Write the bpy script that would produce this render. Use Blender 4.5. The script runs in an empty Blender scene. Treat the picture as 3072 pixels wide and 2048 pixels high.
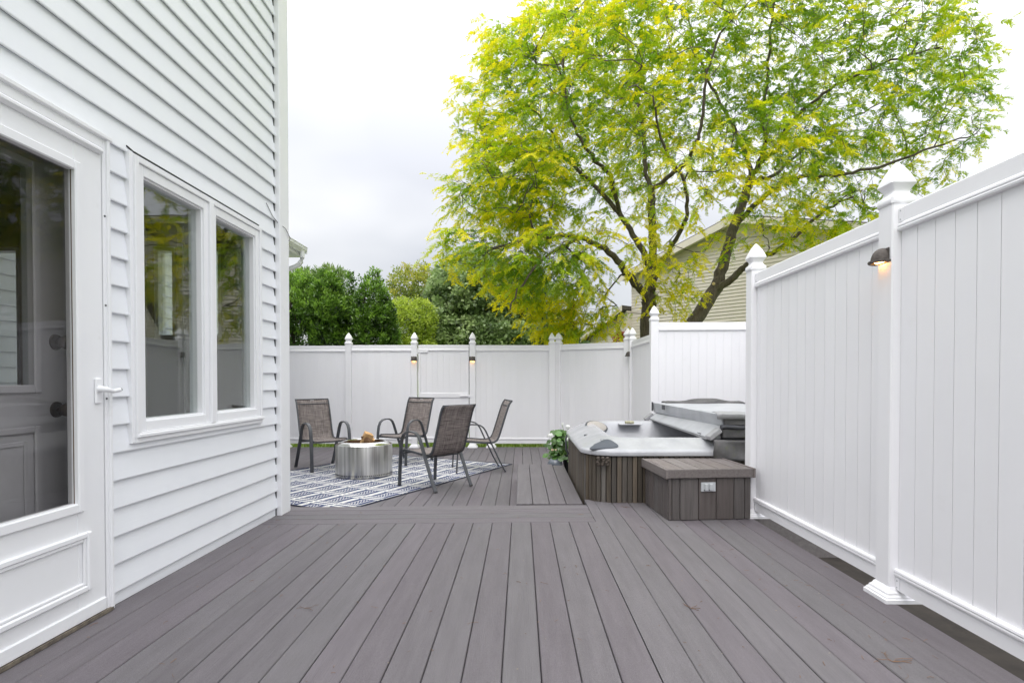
import bpy, math, random
import numpy as np
from mathutils import Vector, Matrix, kdtree
R = math.radians
random.seed(7)
RNG = np.random.default_rng(11)
SC = bpy.context.scene
COL = SC.collection

# ------------------------------------------------------------------ camera
cam_d = bpy.data.cameras.new('camera')
cam = bpy.data.objects.new('camera', cam_d)
COL.objects.link(cam)
cam.location = (0, 0, 1.078)
cam.rotation_euler = (R(90 - .85), 0, 0)
cam_d.sensor_width = 36
cam_d.lens = 1680 / 3072 * 36
cam_d.shift_x = (1536 - 1563) / 3072
cam_d.shift_y = (1163 - 1024) / 3072
cam_d.clip_start = .05
cam_d.clip_end = 2000
SC.camera = cam

# ------------------------------------------------------------------ world, sun, exposure
SUN_DIR = Vector((-.12, -.60, .79)).normalized()
SUN_EL = math.asin(SUN_DIR.z)
SUN_AZ = math.atan2(SUN_DIR.x, SUN_DIR.y)
SKY_S = 1.0
W = bpy.data.worlds.new('World')
SC.world = W
W.use_nodes = True
nt = W.node_tree
nt.nodes.clear()
N = nt.nodes.new
LK = nt.links.new
out = N('ShaderNodeOutputWorld')
mixs = N('ShaderNodeMixShader')
mixs.inputs[0].default_value = .9
bg1 = N('ShaderNodeBackground')
bg1.inputs[1].default_value = .08
sky = N('ShaderNodeTexSky')
sky.sky_type = 'NISHITA'
sky.sun_disc = False
sky.sun_elevation = SUN_EL
sky.sun_rotation = SUN_AZ
LK(sky.outputs[0], bg1.inputs[0])
bg2 = N('ShaderNodeBackground')
bg2.inputs[1].default_value = SKY_S
tc = N('ShaderNodeTexCoord')
sep = N('ShaderNodeSeparateXYZ')
LK(tc.outputs['Generated'], sep.inputs[0])


def wmath(op, a, b=None, c=None):
    n = N('ShaderNodeMath')
    n.operation = op
    for i, v in enumerate((a, b, c)):
        if v is None:
            continue
        if isinstance(v, (int, float)):
            n.inputs[i].default_value = v
        else:
            LK(v, n.inputs[i])
    return n.outputs[0]


zc = wmath('MAXIMUM', sep.outputs[2], 0.0)
den = wmath('ADD', zc, .25)
comb = N('ShaderNodeCombineXYZ')
LK(wmath('DIVIDE', sep.outputs[0], den), comb.inputs[0])
LK(wmath('DIVIDE', sep.outputs[1], den), comb.inputs[1])
nz = N('ShaderNodeTexNoise')
nz.inputs['Scale'].default_value = .8
nz.inputs['Detail'].default_value = 4
nz.inputs['Roughness'].default_value = .45
mp = N('ShaderNodeMapping')
mp.inputs['Location'].default_value = (3.1, 1.7, 0)
LK(comb.outputs[0], mp.inputs[0])
LK(mp.outputs[0], nz.inputs['Vector'])
rmp = N('ShaderNodeValToRGB')
rmp.color_ramp.elements[0].position = .40
rmp.color_ramp.elements[0].color = (.74, .75, .795, 1)
rmp.color_ramp.elements[1].position = .58
rmp.color_ramp.elements[1].color = (1.0, 1.0, 1.01, 1)
LK(nz.outputs[0], rmp.inputs[0])
# overcast sky, steeper than CIE: the unseen zenith is raised to light the walls
zenith_gain = wmath('MULTIPLY_ADD', wmath('MULTIPLY', zc, zc), 1.6, .365)
vm = N('ShaderNodeVectorMath')
vm.operation = 'SCALE'
LK(rmp.outputs[0], vm.inputs[0])
LK(zenith_gain, vm.inputs['Scale'])
LK(vm.outputs[0], bg2.inputs[0])
LK(bg1.outputs[0], mixs.inputs[1])
LK(bg2.outputs[0], mixs.inputs[2])
LK(mixs.outputs[0], out.inputs[0])

sun_d = bpy.data.lights.new('sun', 'SUN')
sun_d.energy = .5
sun_d.angle = R(40)
sun_d.color = (1, .97, .93)
sun = bpy.data.objects.new('sun', sun_d)
COL.objects.link(sun)
sun.rotation_euler = SUN_DIR.to_track_quat('Z', 'Y').to_euler()
sun.location = (-3, -6, 12)

SC.view_settings.view_transform = 'Standard'
SC.view_settings.look = 'None'
SC.view_settings.exposure = 1.18
SC.view_settings.gamma = 1
SC.view_settings.use_curve_mapping = False
SC.render.engine = 'CYCLES'
SC.cycles.use_denoising = True
SC.cycles.denoiser = 'OPENIMAGEDENOISE'
SC.cycles.use_adaptive_sampling = True
SC.cycles.adaptive_threshold = .02
SC.cycles.max_bounces = 8
SC.cycles.transparent_max_bounces = 16

# ------------------------------------------------------------------ materials
MATS = {}


def new_mat(name):
    m = bpy.data.materials.new(name)
    m.use_nodes = True
    m.node_tree.nodes.clear()
    MATS[name] = m
    return m, m.node_tree.nodes, m.node_tree.links


def setv(sock, v):
    if isinstance(v, (tuple, list)):
        sock.default_value = tuple(v) + ((1,) if len(v) == 3 and len(sock.default_value) == 4 else ())
    else:
        sock.default_value = v


def mat(name, c1, c2=None, rough=.5, scale=6, stretch=(1, 1, 1), detail=5, var=0.0, bump=0.0, bscale=None, bstretch=None,
        metal=0.0, spec=.5, contrast=(.35, .65), emit=None, dirt=None, hue=0.0, aniso=0.0, fine=0.0):
    """Principled surface: two tones mixed by noise in object space, a per-object shift of tone, and noise relief."""
    m, n, l = new_mat(name)
    o = n.new('ShaderNodeOutputMaterial')
    p = n.new('ShaderNodeBsdfPrincipled')
    l.new(p.outputs[0], o.inputs[0])
    p.inputs['Roughness'].default_value = rough
    p.inputs['Metallic'].default_value = metal
    p.inputs['Specular IOR Level'].default_value = spec
    if aniso:
        p.inputs['Anisotropic'].default_value = aniso
        tg = n.new('ShaderNodeTangent')
        tg.direction_type = 'RADIAL'
        tg.axis = 'Z'
        l.new(tg.outputs[0], p.inputs['Tangent'])
        p.inputs['Anisotropic Rotation'].default_value = .25
    t = n.new('ShaderNodeTexCoord')
    oi = n.new('ShaderNodeObjectInfo')
    add = n.new('ShaderNodeVectorMath')
    add.operation = 'MULTIPLY_ADD'
    rv = n.new('ShaderNodeCombineXYZ')
    for i in range(3):
        l.new(oi.outputs['Random'], rv.inputs[i])
    l.new(rv.outputs[0], add.inputs[0])
    add.inputs[1].default_value = (37., 53., 71.)
    l.new(t.outputs['Object'], add.inputs[2])
    mp = n.new('ShaderNodeMapping')
    mp.inputs['Scale'].default_value = stretch
    l.new(add.outputs[0], mp.inputs[0])
    col = None
    if c2 is None:
        c2 = tuple(min(1, x * 1.06) for x in c1)
    nz = n.new('ShaderNodeTexNoise')
    nz.inputs['Scale'].default_value = scale
    nz.inputs['Detail'].default_value = detail
    nz.inputs['Roughness'].default_value = .6
    l.new(mp.outputs[0], nz.inputs['Vector'])
    mr = n.new('ShaderNodeMapRange')
    mr.inputs[1].default_value, mr.inputs[2].default_value = contrast
    l.new(nz.outputs[0], mr.inputs[0])
    mx = n.new('ShaderNodeMix')
    mx.data_type = 'RGBA'
    setv(mx.inputs[6], c1)
    setv(mx.inputs[7], c2)
    l.new(mr.outputs[0], mx.inputs[0])
    col = mx.outputs[2]
    if fine:
        nf = n.new('ShaderNodeTexNoise')
        nf.inputs['Scale'].default_value = 420
        nf.inputs['Detail'].default_value = 2
        l.new(add.outputs[0], nf.inputs['Vector'])
        mf = n.new('ShaderNodeMapRange')
        mf.inputs[1].default_value, mf.inputs[2].default_value = .3, .7
        mf.inputs[3].default_value, mf.inputs[4].default_value = 1 - fine, 1 + fine
        l.new(nf.outputs[0], mf.inputs[0])
        sc_ = n.new('ShaderNodeVectorMath')
        sc_.operation = 'SCALE'
        l.new(col, sc_.inputs[0])
        l.new(mf.outputs[0], sc_.inputs['Scale'])
        col = sc_.outputs[0]
    if dirt:
        dc, dscale, lo, hi, amt = dirt
        nd = n.new('ShaderNodeTexNoise')
        nd.inputs['Scale'].default_value = dscale
        nd.inputs['Detail'].default_value = 6
        nd.inputs['Roughness'].default_value = .7
        l.new(add.outputs[0], nd.inputs['Vector'])
        md = n.new('ShaderNodeMapRange')
        md.inputs[1].default_value, md.inputs[2].default_value = lo, hi
        md.inputs[4].default_value = amt
        l.new(nd.outputs[0], md.inputs[0])
        mx2 = n.new('ShaderNodeMix')
        mx2.data_type = 'RGBA'
        l.new(md.outputs[0], mx2.inputs[0])
        l.new(col, mx2.inputs[6])
        setv(mx2.inputs[7], dc)
        col = mx2.outputs[2]
    if var or hue:
        hs = n.new('ShaderNodeHueSaturation')
        mv = n.new('ShaderNodeMapRange')
        mv.inputs[3].default_value, mv.inputs[4].default_value = 1 - var, 1 + var
        l.new(oi.outputs['Random'], mv.inputs[0])
        l.new(mv.outputs[0], hs.inputs['Value'])
        if hue:
            wn = n.new('ShaderNodeTexWhiteNoise')
            wn.noise_dimensions = '1D'
            l.new(oi.outputs['Random'], wn.inputs['W'])
            ms = n.new('ShaderNodeMapRange')
            ms.inputs[3].default_value, ms.inputs[4].default_value = 1 - hue, 1 + hue
            l.new(wn.outputs[0], ms.inputs[0])
            l.new(ms.outputs[0], hs.inputs['Saturation'])
        l.new(col, hs.inputs['Color'])
        col = hs.outputs[0]
    l.new(col, p.inputs['Base Color'])
    if bump:
        nb = n.new('ShaderNodeTexNoise')
        nb.inputs['Scale'].default_value = bscale or scale * 4
        nb.inputs['Detail'].default_value = 5
        mb = n.new('ShaderNodeMapping')
        mb.inputs['Scale'].default_value = bstretch or stretch
        l.new(add.outputs[0], mb.inputs[0])
        l.new(mb.outputs[0], nb.inputs['Vector'])
        b = n.new('ShaderNodeBump')
        b.inputs['Strength'].default_value = bump
        b.inputs['Distance'].default_value = .004
        l.new(nb.outputs[0], b.inputs['Height'])
        l.new(b.outputs[0], p.inputs['Normal'])
    if emit:
        setv(p.inputs['Emission Color'], emit[0])
        p.inputs['Emission Strength'].default_value = emit[1]
    return m


def leaf_mat(name, trans=.45, gloss=.05):
    m, n, l = new_mat(name)
    o = n.new('ShaderNodeOutputMaterial')
    a = n.new('ShaderNodeAttribute')
    a.attribute_name = 'Col'
    d = n.new('ShaderNodeBsdfDiffuse')
    t = n.new('ShaderNodeBsdfTranslucent')
    g = n.new('ShaderNodeBsdfGlossy')
    g.inputs['Roughness'].default_value = .45
    l.new(a.outputs[0], d.inputs[0])
    l.new(a.outputs[0], t.inputs[0])
    m1 = n.new('ShaderNodeMixShader')
    m1.inputs[0].default_value = trans
    l.new(d.outputs[0], m1.inputs[1])
    l.new(t.outputs[0], m1.inputs[2])
    m2 = n.new('ShaderNodeMixShader')
    m2.inputs[0].default_value = gloss
    l.new(m1.outputs[0], m2.inputs[1])
    l.new(g.outputs[0], m2.inputs[2])
    l.new(m2.outputs[0], o.inputs[0])
    return m


def glass_mat(name, tint=(.95, .97, .96), ior=1.6, rough=.0):
    m, n, l = new_mat(name)
    o = n.new('ShaderNodeOutputMaterial')
    tr = n.new('ShaderNodeBsdfTransparent')
    setv(tr.inputs[0], tint)
    g = n.new('ShaderNodeBsdfGlossy')
    g.inputs['Roughness'].default_value = rough
    fr = n.new('ShaderNodeFresnel')
    # the far face of a pane reflects like its near face (no total reflection inside thin glass)
    ge = n.new('ShaderNodeNewGeometry')
    mi = n.new('ShaderNodeMix')
    mi.data_type = 'FLOAT'
    mi.inputs[2].default_value = ior
    mi.inputs[3].default_value = 1 / ior
    l.new(ge.outputs['Backfacing'], mi.inputs[0])
    l.new(mi.outputs[0], fr.inputs['IOR'])
    # panes are never perfectly flat: a faint waviness
    t = n.new('ShaderNodeTexCoord')
    nz = n.new('ShaderNodeTexNoise')
    nz.inputs['Scale'].default_value = 2.2
    nz.inputs['Detail'].default_value = 1
    l.new(t.outputs['Object'], nz.inputs['Vector'])
    b = n.new('ShaderNodeBump')
    b.inputs['Strength'].default_value = .012
    b.inputs['Distance'].default_value = .2
    l.new(nz.outputs[0], b.inputs['Height'])
    l.new(b.outputs[0], g.inputs['Normal'])
    mx = n.new('ShaderNodeMixShader')
    l.new(fr.outputs[0], mx.inputs[0])
    l.new(tr.outputs[0], mx.inputs[1])
    l.new(g.outputs[0], mx.inputs[2])
    l.new(mx.outputs[0], o.inputs[0])
    return m


mat('deck', (.130, .118, .127), (.153, .140, .150), rough=.62, scale=5, stretch=(5, .5, 5), detail=7, var=.07, hue=.3, bump=.45,
    bscale=60, bstretch=(4, .12, 4), spec=.35, dirt=((.22, .205, .205), 1.3, .56, .76, .25), fine=.26)
mat('deck_dark', (.15, .135, .135), (.20, .185, .18), rough=.65, scale=5, stretch=(5, .5, 5), detail=7, var=.07, hue=.25, bump=.35,
    bscale=60, bstretch=(4, .12, 4), spec=.3, fine=.14)
mat('chest_wood', (.098, .086, .083), (.138, .122, .117), rough=.7, scale=9, stretch=(6, 6, .35), detail=7, var=.10, hue=.25, bump=.5,
    bscale=70, bstretch=(5, 5, .2), spec=.25, fine=.12)
mat('chest_top', (.155, .135, .130), (.21, .188, .18), rough=.65, scale=9, stretch=(6, .5, 6), detail=7, var=.08, hue=.2, bump=.4,
    bscale=70, bstretch=(5, .2, 5), spec=.3, fine=.14)
mat('vinyl', (.855, .85, .878), (.875, .87, .895), rough=.38, scale=2, var=.012, spec=.45, bump=.03, bscale=30,
    dirt=((.62, .61, .58), 2.2, .62, .85, .22))
mat('siding', (.82, .838, .872), (.845, .862, .89), rough=.5, scale=3, var=.012, spec=.35, bump=.16, bscale=26, bstretch=(1, .22, 3),
    dirt=((.58, .58, .56), 1.6, .60, .85, .22))
mat('white_trim', (.84, .845, .865), (.87, .875, .89), rough=.42, scale=3, spec=.45, bump=.05, bscale=40,
    dirt=((.55, .53, .48), 5, .64, .84, .35))
mat('wall_core', (.3, .3, .3))
mat('room_wall', (.30, .265, .225), (.33, .29, .25), rough=.8)
mat('room_floor', (.12, .10, .08), (.16, .13, .1), rough=.6)
mat('room_dark', (.07, .06, .055), (.10, .09, .08), rough=.7)
mat('entry_door', (.50, .50, .52), (.54, .54, .56), rough=.55)
mat('knob_bronze', (.055, .04, .032), (.08, .06, .05), rough=.4, metal=.7)
mat('rubber', (.03, .03, .03), (.05, .05, .05), rough=.7)
mat('rust_dirt', (.10, .085, .07), (.2, .17, .13), rough=.9, scale=30)
mat('steel', (.40, .39, .37), (.74, .73, .705), rough=.30, scale=3, stretch=(14, 14, .15), metal=1.0, aniso=.85)  # light and dark vertical streaks paint reflection bands into the metal
mat('steel_rim', (.72, .715, .70), (.78, .775, .76), rough=.20, metal=1.0, bump=.03, bscale=120)
mat('burnt_steel', (.11, .065, .04), (.20, .12, .07), rough=.5, scale=8, metal=.8)
mat('hole', (.006, .006, .006), rough=.9)
mat('split_wood', (.52, .30, .12), (.70, .45, .22), rough=.85, scale=14, stretch=(1, 1, 5), bump=.8, bscale=40)
mat('log_bark', (.16, .085, .04), (.26, .15, .08), rough=.9, scale=18, bump=.9, bscale=40)
mat('chair_metal', (.060, .064, .072), (.080, .084, .092), rough=.42, scale=4, spec=.5)
mat('tag_white', (.8, .8, .8))
mat('bronze_shade', (.060, .050, .044), (.10, .085, .075), rough=.55, scale=60, metal=.3, bump=.4, bscale=300)
mat('bulb', (1, .7, .4), emit=((1, .50, .16), 7))
mat('bulb_off', (.75, .73, .68), rough=.3)
mat('acrylic', (.37, .375, .40), (.46, .465, .485), rough=.16, scale=5, stretch=(1, 1, .25), spec=.5, contrast=(.3, .7),
    dirt=((.66, .67, .69), 9, .55, .8, .35))
mat('pad_grey', (.085, .095, .11), (.105, .115, .13), rough=.7, spec=.2)
mat('pad_dark', (.05, .055, .06), rough=.5)
mat('pad_tan', (.34, .315, .285), (.38, .35, .32), rough=.8, scale=40)
mat('olive', (.30, .29, .19), (.42, .40, .28), rough=.6, scale=40)
mat('spa_slat', (.090, .076, .062), (.135, .116, .096), rough=.7, scale=9, stretch=(6, 6, .3), detail=7, var=.32, hue=.45, bump=.5,
    bscale=70, bstretch=(5, 5, .2), spec=.3)
mat('spa_knot', (.05, .04, .032), (.10, .08, .065), rough=.8, scale=60, bump=1.0, bscale=60)
mat('black_void', (.012, .011, .010), rough=.9)
mat('cover_white', (.37, .38, .405), (.45, .46, .485), rough=.45, scale=4, bump=.25, bscale=9,
    dirt=((.48, .48, .49), 6, .52, .8, .5))
mat('cover_grey', (.050, .049, .052), (.125, .120, .122), rough=.6, scale=5, bump=.5, bscale=12,
    dirt=((.10, .11, .055), 9, .56, .74, .7))
mat('cover_grey_light', (.27, .27, .28), (.35, .35, .36), rough=.55, scale=5, bump=.4, bscale=14)
mat('strap_dark', (.055, .056, .065), rough=.6)
mat('outlet_grey', (.48, .50, .52), (.52, .54, .56), rough=.45)
mat('lantern_grey', (.13, .15, .175), (.16, .18, .21), rough=.22, spec=.6)
mat('lantern_dark', (.05, .06, .07), rough=.45)
mat('pale_wood', (.60, .42, .28), (.66, .48, .33), rough=.6, scale=12, stretch=(1, 5, 5))
mat('pot_black', (.018, .018, .020), (.03, .03, .03), rough=.45)
mat('soil', (.05, .035, .025), rough=1)
mat('petal', (.84, .86, .80), (.88, .89, .86), rough=.6)
mat('stem_green', (.16, .26, .06), rough=.6)
mat('bark', (.055, .043, .034), (.135, .110, .088), rough=.9, scale=9, stretch=(3, 3, .6), detail=8, bump=1.0, bscale=16,
    bstretch=(3, 3, .6), contrast=(.3, .62), dirt=((.20, .22, .14), 3, .55, .75, .5))
mat('bark_dark', (.035, .026, .020), (.075, .058, .045), rough=.9, scale=9, bump=.8)
mat('cut_wood', (.62, .47, .22), (.7, .55, .3), rough=.8)
mat('tan_siding', (.66, .595, .53), (.70, .635, .57), rough=.6, var=.01)
mat('tan_trim', (.70, .64, .56), (.74, .68, .60), rough=.6)
mat('shingle', (.07, .06, .055), (.12, .105, .095), rough=.9, scale=20)
mat('roof_grey', (.14, .13, .125), (.2, .19, .18), rough=.9, scale=20)
mat('lawn', (.10, .16, .030), (.19, .25, .055), rough=.95, scale=3, detail=8, bump=.6, bscale=60)
mat('soil_ground', (.022, .018, .015), (.04, .033, .027), rough=1, scale=9)
mat('twig', (.13, .075, .045), (.22, .13, .08), rough=.9, var=.3)
mat('leaf_bit', (.30, .17, .07), (.5, .45, .35), rough=.9, scale=50)
mat('cable_black', (.10, .10, .105), rough=.5)
leaf_mat('leaf_locust', .56, .03)
leaf_mat('leaf_dark', .40, .05)
leaf_mat('leaf_plant', .30, .08)
glass_mat('glass', ior=1.8)
glass_mat('glass_door', tint=(.84, .835, .83), ior=1.33)
glass_mat('glass_inner', tint=(.93, .95, .95), ior=1.45)

# woven sling of the chairs
m, n, l = new_mat('sling')
o = n.new('ShaderNodeOutputMaterial')
p = n.new('ShaderNodeBsdfPrincipled')
p.inputs['Roughness'].default_value = .75
l.new(p.outputs[0], o.inputs[0])
t = n.new('ShaderNodeTexCoord')
facs = []
for st in ((140, 6, 6), (6, 120, 120)):
    mp = n.new('ShaderNodeMapping')
    mp.inputs['Scale'].default_value = st
    l.new(t.outputs['Object'], mp.inputs[0])
    nz = n.new('ShaderNodeTexNoise')
    nz.inputs['Scale'].default_value = 1
    nz.inputs['Detail'].default_value = 2
    l.new(mp.outputs[0], nz.inputs['Vector'])
    facs.append(nz.outputs[0])
ad = n.new('ShaderNodeMath')
ad.operation = 'ADD'
l.new(facs[0], ad.inputs[0])
l.new(facs[1], ad.inputs[1])
cr = n.new('ShaderNodeValToRGB')
cr.color_ramp.elements[0].position = .36
cr.color_ramp.elements[0].color = (.075, .060, .056, 1)
cr.color_ramp.elements[1].position = .66
cr.color_ramp.elements[1].color = (.33, .285, .265, 1)
hf = n.new('ShaderNodeMath')
hf.operation = 'MULTIPLY'
hf.inputs[1].default_value = .5
l.new(ad.outputs[0], hf.inputs[0])
l.new(hf.outputs[0], cr.inputs[0])
l.new(cr.outputs[0], p.inputs['Base Color'])

# rug: off-white columns, navy blocks and wavy rows
m, n, l = new_mat('rug')
o = n.new('ShaderNodeOutputMaterial')
p = n.new('ShaderNodeBsdfPrincipled')
p.inputs['Roughness'].default_value = .85
l.new(p.outputs[0], o.inputs[0])
t = n.new('ShaderNodeTexCoord')
sp = n.new('ShaderNodeSeparateXYZ')
l.new(t.outputs['Object'], sp.inputs[0])


def mm(op, a, b=None, c=None):
    q = n.new('ShaderNodeMath')
    q.operation = op
    for i, v in enumerate((a, b, c)):
        if v is None:
            continue
        if isinstance(v, (int, float)):
            q.inputs[i].default_value = v
        else:
            l.new(v, q.inputs[i])
    return q.outputs[0]


PU, PV = .29, .40
uf = mm('FRACT', mm('DIVIDE', sp.outputs[0], PU))
vf = mm('FRACT', mm('DIVIDE', sp.outputs[1], PV))
du = mm('ABSOLUTE', mm('SUBTRACT', uf, .5))          # 0 in the middle of a block, .5 in the white column
dv = mm('ABSOLUTE', mm('SUBTRACT', vf, .5))          # 0 in the middle of a block, .5 between two blocks
zig = mm('PINGPONG', mm('DIVIDE', sp.outputs[0], .026), .5)
dash = mm('PINGPONG', mm('DIVIDE', sp.outputs[1], .014), .5)
inblock = mm('LESS_THAN', dv, mm('MULTIPLY_ADD', zig, .05, .27))
# navy bars flanking each block, with ragged sides
bar = mm('MULTIPLY', mm('GREATER_THAN', du, mm('MULTIPLY_ADD', dash, .04, .185)), mm('LESS_THAN', du, mm('MULTIPLY_ADD', dash, .04, .375)))
bar = mm('MULTIPLY', bar, inblock)
# chain of hexagons in the middle
hu = mm('PINGPONG', mm('MULTIPLY', uf, 8.0), .5)
hv = mm('PINGPONG', mm('MULTIPLY', vf, 9.0), .5)
ring = mm('LESS_THAN', mm('ABSOLUTE', mm('SUBTRACT', mm('ADD', hu, hv), .5)), .23)
ring = mm('MULTIPLY', mm('MULTIPLY', ring, mm('LESS_THAN', du, .155)), inblock)
# wavy lines between the blocks
ln = mm('FRACT', mm('MULTIPLY', mm('ADD', vf, mm('MULTIPLY', zig, .06)), 6.0))
lines = mm('MULTIPLY', mm('LESS_THAN', ln, .46), mm('SUBTRACT', 1.0, inblock))
lines = mm('MULTIPLY', lines, mm('LESS_THAN', du, mm('MULTIPLY_ADD', zig, .12, .42)))
navy = mm('MINIMUM', mm('ADD', mm('ADD', bar, ring), lines), 1.0)
nzr = n.new('ShaderNodeTexNoise')
nzr.inputs['Scale'].default_value = 160
l.new(t.outputs['Object'], nzr.inputs['Vector'])
mxr = n.new('ShaderNodeMix')
mxr.data_type = 'RGBA'
setv(mxr.inputs[6], (.70, .69, .66))
setv(mxr.inputs[7], (.022, .038, .125))
l.new(navy, mxr.inputs[0])
mul = n.new('ShaderNodeVectorMath')
mul.operation = 'SCALE'
l.new(mxr.outputs[2], mul.inputs[0])
l.new(mm('MULTIPLY_ADD', nzr.outputs[0], .3, .85), mul.inputs['Scale'])
l.new(mul.outputs[0], p.inputs['Base Color'])
mat('rug_edge', (.030, .036, .060), (.045, .05, .075), rough=.9)


# ------------------------------------------------------------------ mesh helpers
class MB:
    def __init__(s):
        s.v, s.f = [], []

    def add(s, v, f):
        b = len(s.v)
        s.v += [tuple(x) for x in v]
        s.f += [tuple(i + b for i in q) for q in f]
        return s

    def box(s, x0, x1, y0, y1, z0, z1):
        v = [(x0, y0, z0), (x1, y0, z0), (x1, y1, z0), (x0, y1, z0), (x0, y0, z1), (x1, y0, z1), (x1, y1, z1), (x0, y1, z1)]
        return s.add(v, [(3, 2, 1, 0), (4, 5, 6, 7), (0, 1, 5, 4), (1, 2, 6, 5), (2, 3, 7, 6), (3, 0, 4, 7)])

    def cbox(s, x0, x1, y0, y1, z0, z1, c):
        """box with chamfered edges"""
        c = min(c, abs(x1 - x0) * .45, abs(y1 - y0) * .45, abs(z1 - z0) * .45)
        v, idx = [], {}
        X, Y, Z = (x0, x1), (y0, y1), (z0, z1)
        for i in (0, 1):
            for j in (0, 1):
                for k in (0, 1):
                    P = (X[i], Y[j], Z[k])
                    sg = ((1, -1)[i], (1, -1)[j], (1, -1)[k])
                    for a in range(3):
                        q = [P[d] + (0 if d == a else sg[d] * c) for d in range(3)]
                        idx[(i, j, k, a)] = len(v)
                        v.append(q)
        f = []
        for a in range(3):
            b, d = (a + 1) % 3, (a + 2) % 3
            for sside in (0, 1):
                q = []
                for (bb, dd) in ((0, 0), (1, 0), (1, 1), (0, 1)):
                    key = [0, 0, 0]
                    key[a], key[b], key[d] = sside, bb, dd
                    q.append(idx[tuple(key) + (a,)])
                f.append(tuple(q if sside else q[::-1]))
            # edges along axis a
            for bb in (0, 1):
                for dd in (0, 1):
                    key = [0, 0, 0]
                    key[b], key[d] = bb, dd
                    k0 = list(key)
                    k1 = list(key)
                    k0[a], k1[a] = 0, 1
                    q = (idx[tuple(k0) + (b,)], idx[tuple(k1) + (b,)], idx[tuple(k1) + (d,)], idx[tuple(k0) + (d,)])
                    f.append(q if bb == dd else q[::-1])
        for i in (0, 1):
            for j in (0, 1):
                for k in (0, 1):
                    q = (idx[(i, j, k, 0)], idx[(i, j, k, 1)], idx[(i, j, k, 2)])
                    f.append(q if (i + j + k) % 2 else q[::-1])
        return s.add(v, f)

    def extrude(s, prof, axis, a0, a1, shear=None):
        """closed profile of 2-D points extruded along axis; profile axes are the other two in cyclic order"""
        n = len(prof)
        o = [(axis + 1) % 3, (axis + 2) % 3]
        v = []
        for a in (a0, a1):
            for (p, q) in prof:
                w = [0, 0, 0]
                w[axis], w[o[0]], w[o[1]] = a, p, q
                v.append(w)
        f = [(i, (i + 1) % n, n + (i + 1) % n, n + i) for i in range(n)]
        f += [tuple(range(n))[::-1], tuple(range(n, 2 * n))]
        return s.add(v, f)

    def lathe(s, prof, n=32, c=(0, 0, 0), a0=0, a1=2 * math.pi, sx=1, sy=1, cap=False):
        full = abs(a1 - a0 - 2 * math.pi) < 1e-6
        m = n if full else n + 1
        v = []
        for (r, z) in prof:
            for i in range(m):
                a = a0 + (a1 - a0) * i / n
                v.append((c[0] + sx * r * math.cos(a), c[1] + sy * r * math.sin(a), c[2] + z))
        f = []
        for j in range(len(prof) - 1):
            for i in range(n):
                k = (i + 1) % m
                f.append((j * m + i, j * m + k, (j + 1) * m + k, (j + 1) * m + i))
        if cap:
            f.append(tuple(range(m))[::-1])
            f.append(tuple(range((len(prof) - 1) * m, len(prof) * m)))
        return s.add(v, f)

    def sqlathe(s, prof, c=(0, 0, 0), ch=.12):
        """stack of chamfered squares: prof = (half width, z)"""
        v = []
        for (h, z) in prof:
            k = h * ch
            for (x, y) in ((h, -h + k), (h, h - k), (h - k, h), (-h + k, h), (-h, h - k), (-h, -h + k), (-h + k, -h), (h - k, -h)):
                v.append((c[0] + x, c[1] + y, c[2] + z))
        f = []
        for j in range(len(prof) - 1):
            for i in range(8):
                k = (i + 1) % 8
                f.append((j * 8 + i, j * 8 + k, (j + 1) * 8 + k, (j + 1) * 8 + i))
        f.append(tuple(range(8))[::-1])
        f.append(tuple(range((len(prof) - 1) * 8, len(prof) * 8)))
        return s.add(v, f)

    def tube(s, pts, rad, n=8, flat=None):
        """round tube along a path; rad may be a list; flat=(w,t,axis) makes a flat bar instead"""
        P = [Vector(p) for p in pts]
        v = []
        for i, p in enumerate(P):
            d = (P[min(i + 1, len(P) - 1)] - P[max(i - 1, 0)]).normalized()
            if flat:
                w, t, ax = flat
                A = Vector(ax)
                B = d.cross(A).normalized()
                ring = [(w / 2, t / 2 * .5), (w / 2 * .8, t / 2), (-w / 2 * .8, t / 2), (-w / 2, t / 2 * .5), (-w / 2, -t / 2 * .5),
                        (-w / 2 * .8, -t / 2), (w / 2 * .8, -t / 2), (w / 2, -t / 2 * .5)]
                for (a, b) in ring:
                    v.append(p + A * a + B * b)
                n = 8
            else:
                r = rad[i] if isinstance(rad, (list, tuple)) else rad
                A = d.orthogonal().normalized() if abs(d.z) > .9 else d.cross(Vector((0, 0, 1))).normalized()
                B = d.cross(A)
                for k in range(n):
                    a = 2 * math.pi * k / n
                    v.append(p + A * r * math.cos(a) + B * r * math.sin(a))
        f = []
        for j in range(len(P) - 1):
            for i in range(n):
                k = (i + 1) % n
                f.append((j * n + i, j * n + k, (j + 1) * n + k, (j + 1) * n + i))
        f.append(tuple(range(n))[::-1])
        f.append(tuple(range((len(P) - 1) * n, len(P) * n)))
        return s.add(v, f)

    def xf(s, M):
        s.v = [tuple(M @ Vector(p)) for p in s.v]
        return s

    def mesh(s, name, smooth=None):
        me = bpy.data.meshes.new(name)
        me.from_pydata(s.v, [], s.f)
        me.validate()
        import bmesh
        bm = bmesh.new()
        bm.from_mesh(me)
        bmesh.ops.recalc_face_normals(bm, faces=bm.faces)
        bm.to_mesh(me)
        bm.free()
        if smooth:
            me.shade_smooth()
            me.set_sharp_from_angle(angle=R(smooth))
        return me

    def build(s, name, material, parent=None, loc=(0, 0, 0), rz=0, smooth=None):
        return place(name, s.mesh(name, smooth), material, parent, loc, rz)


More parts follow.
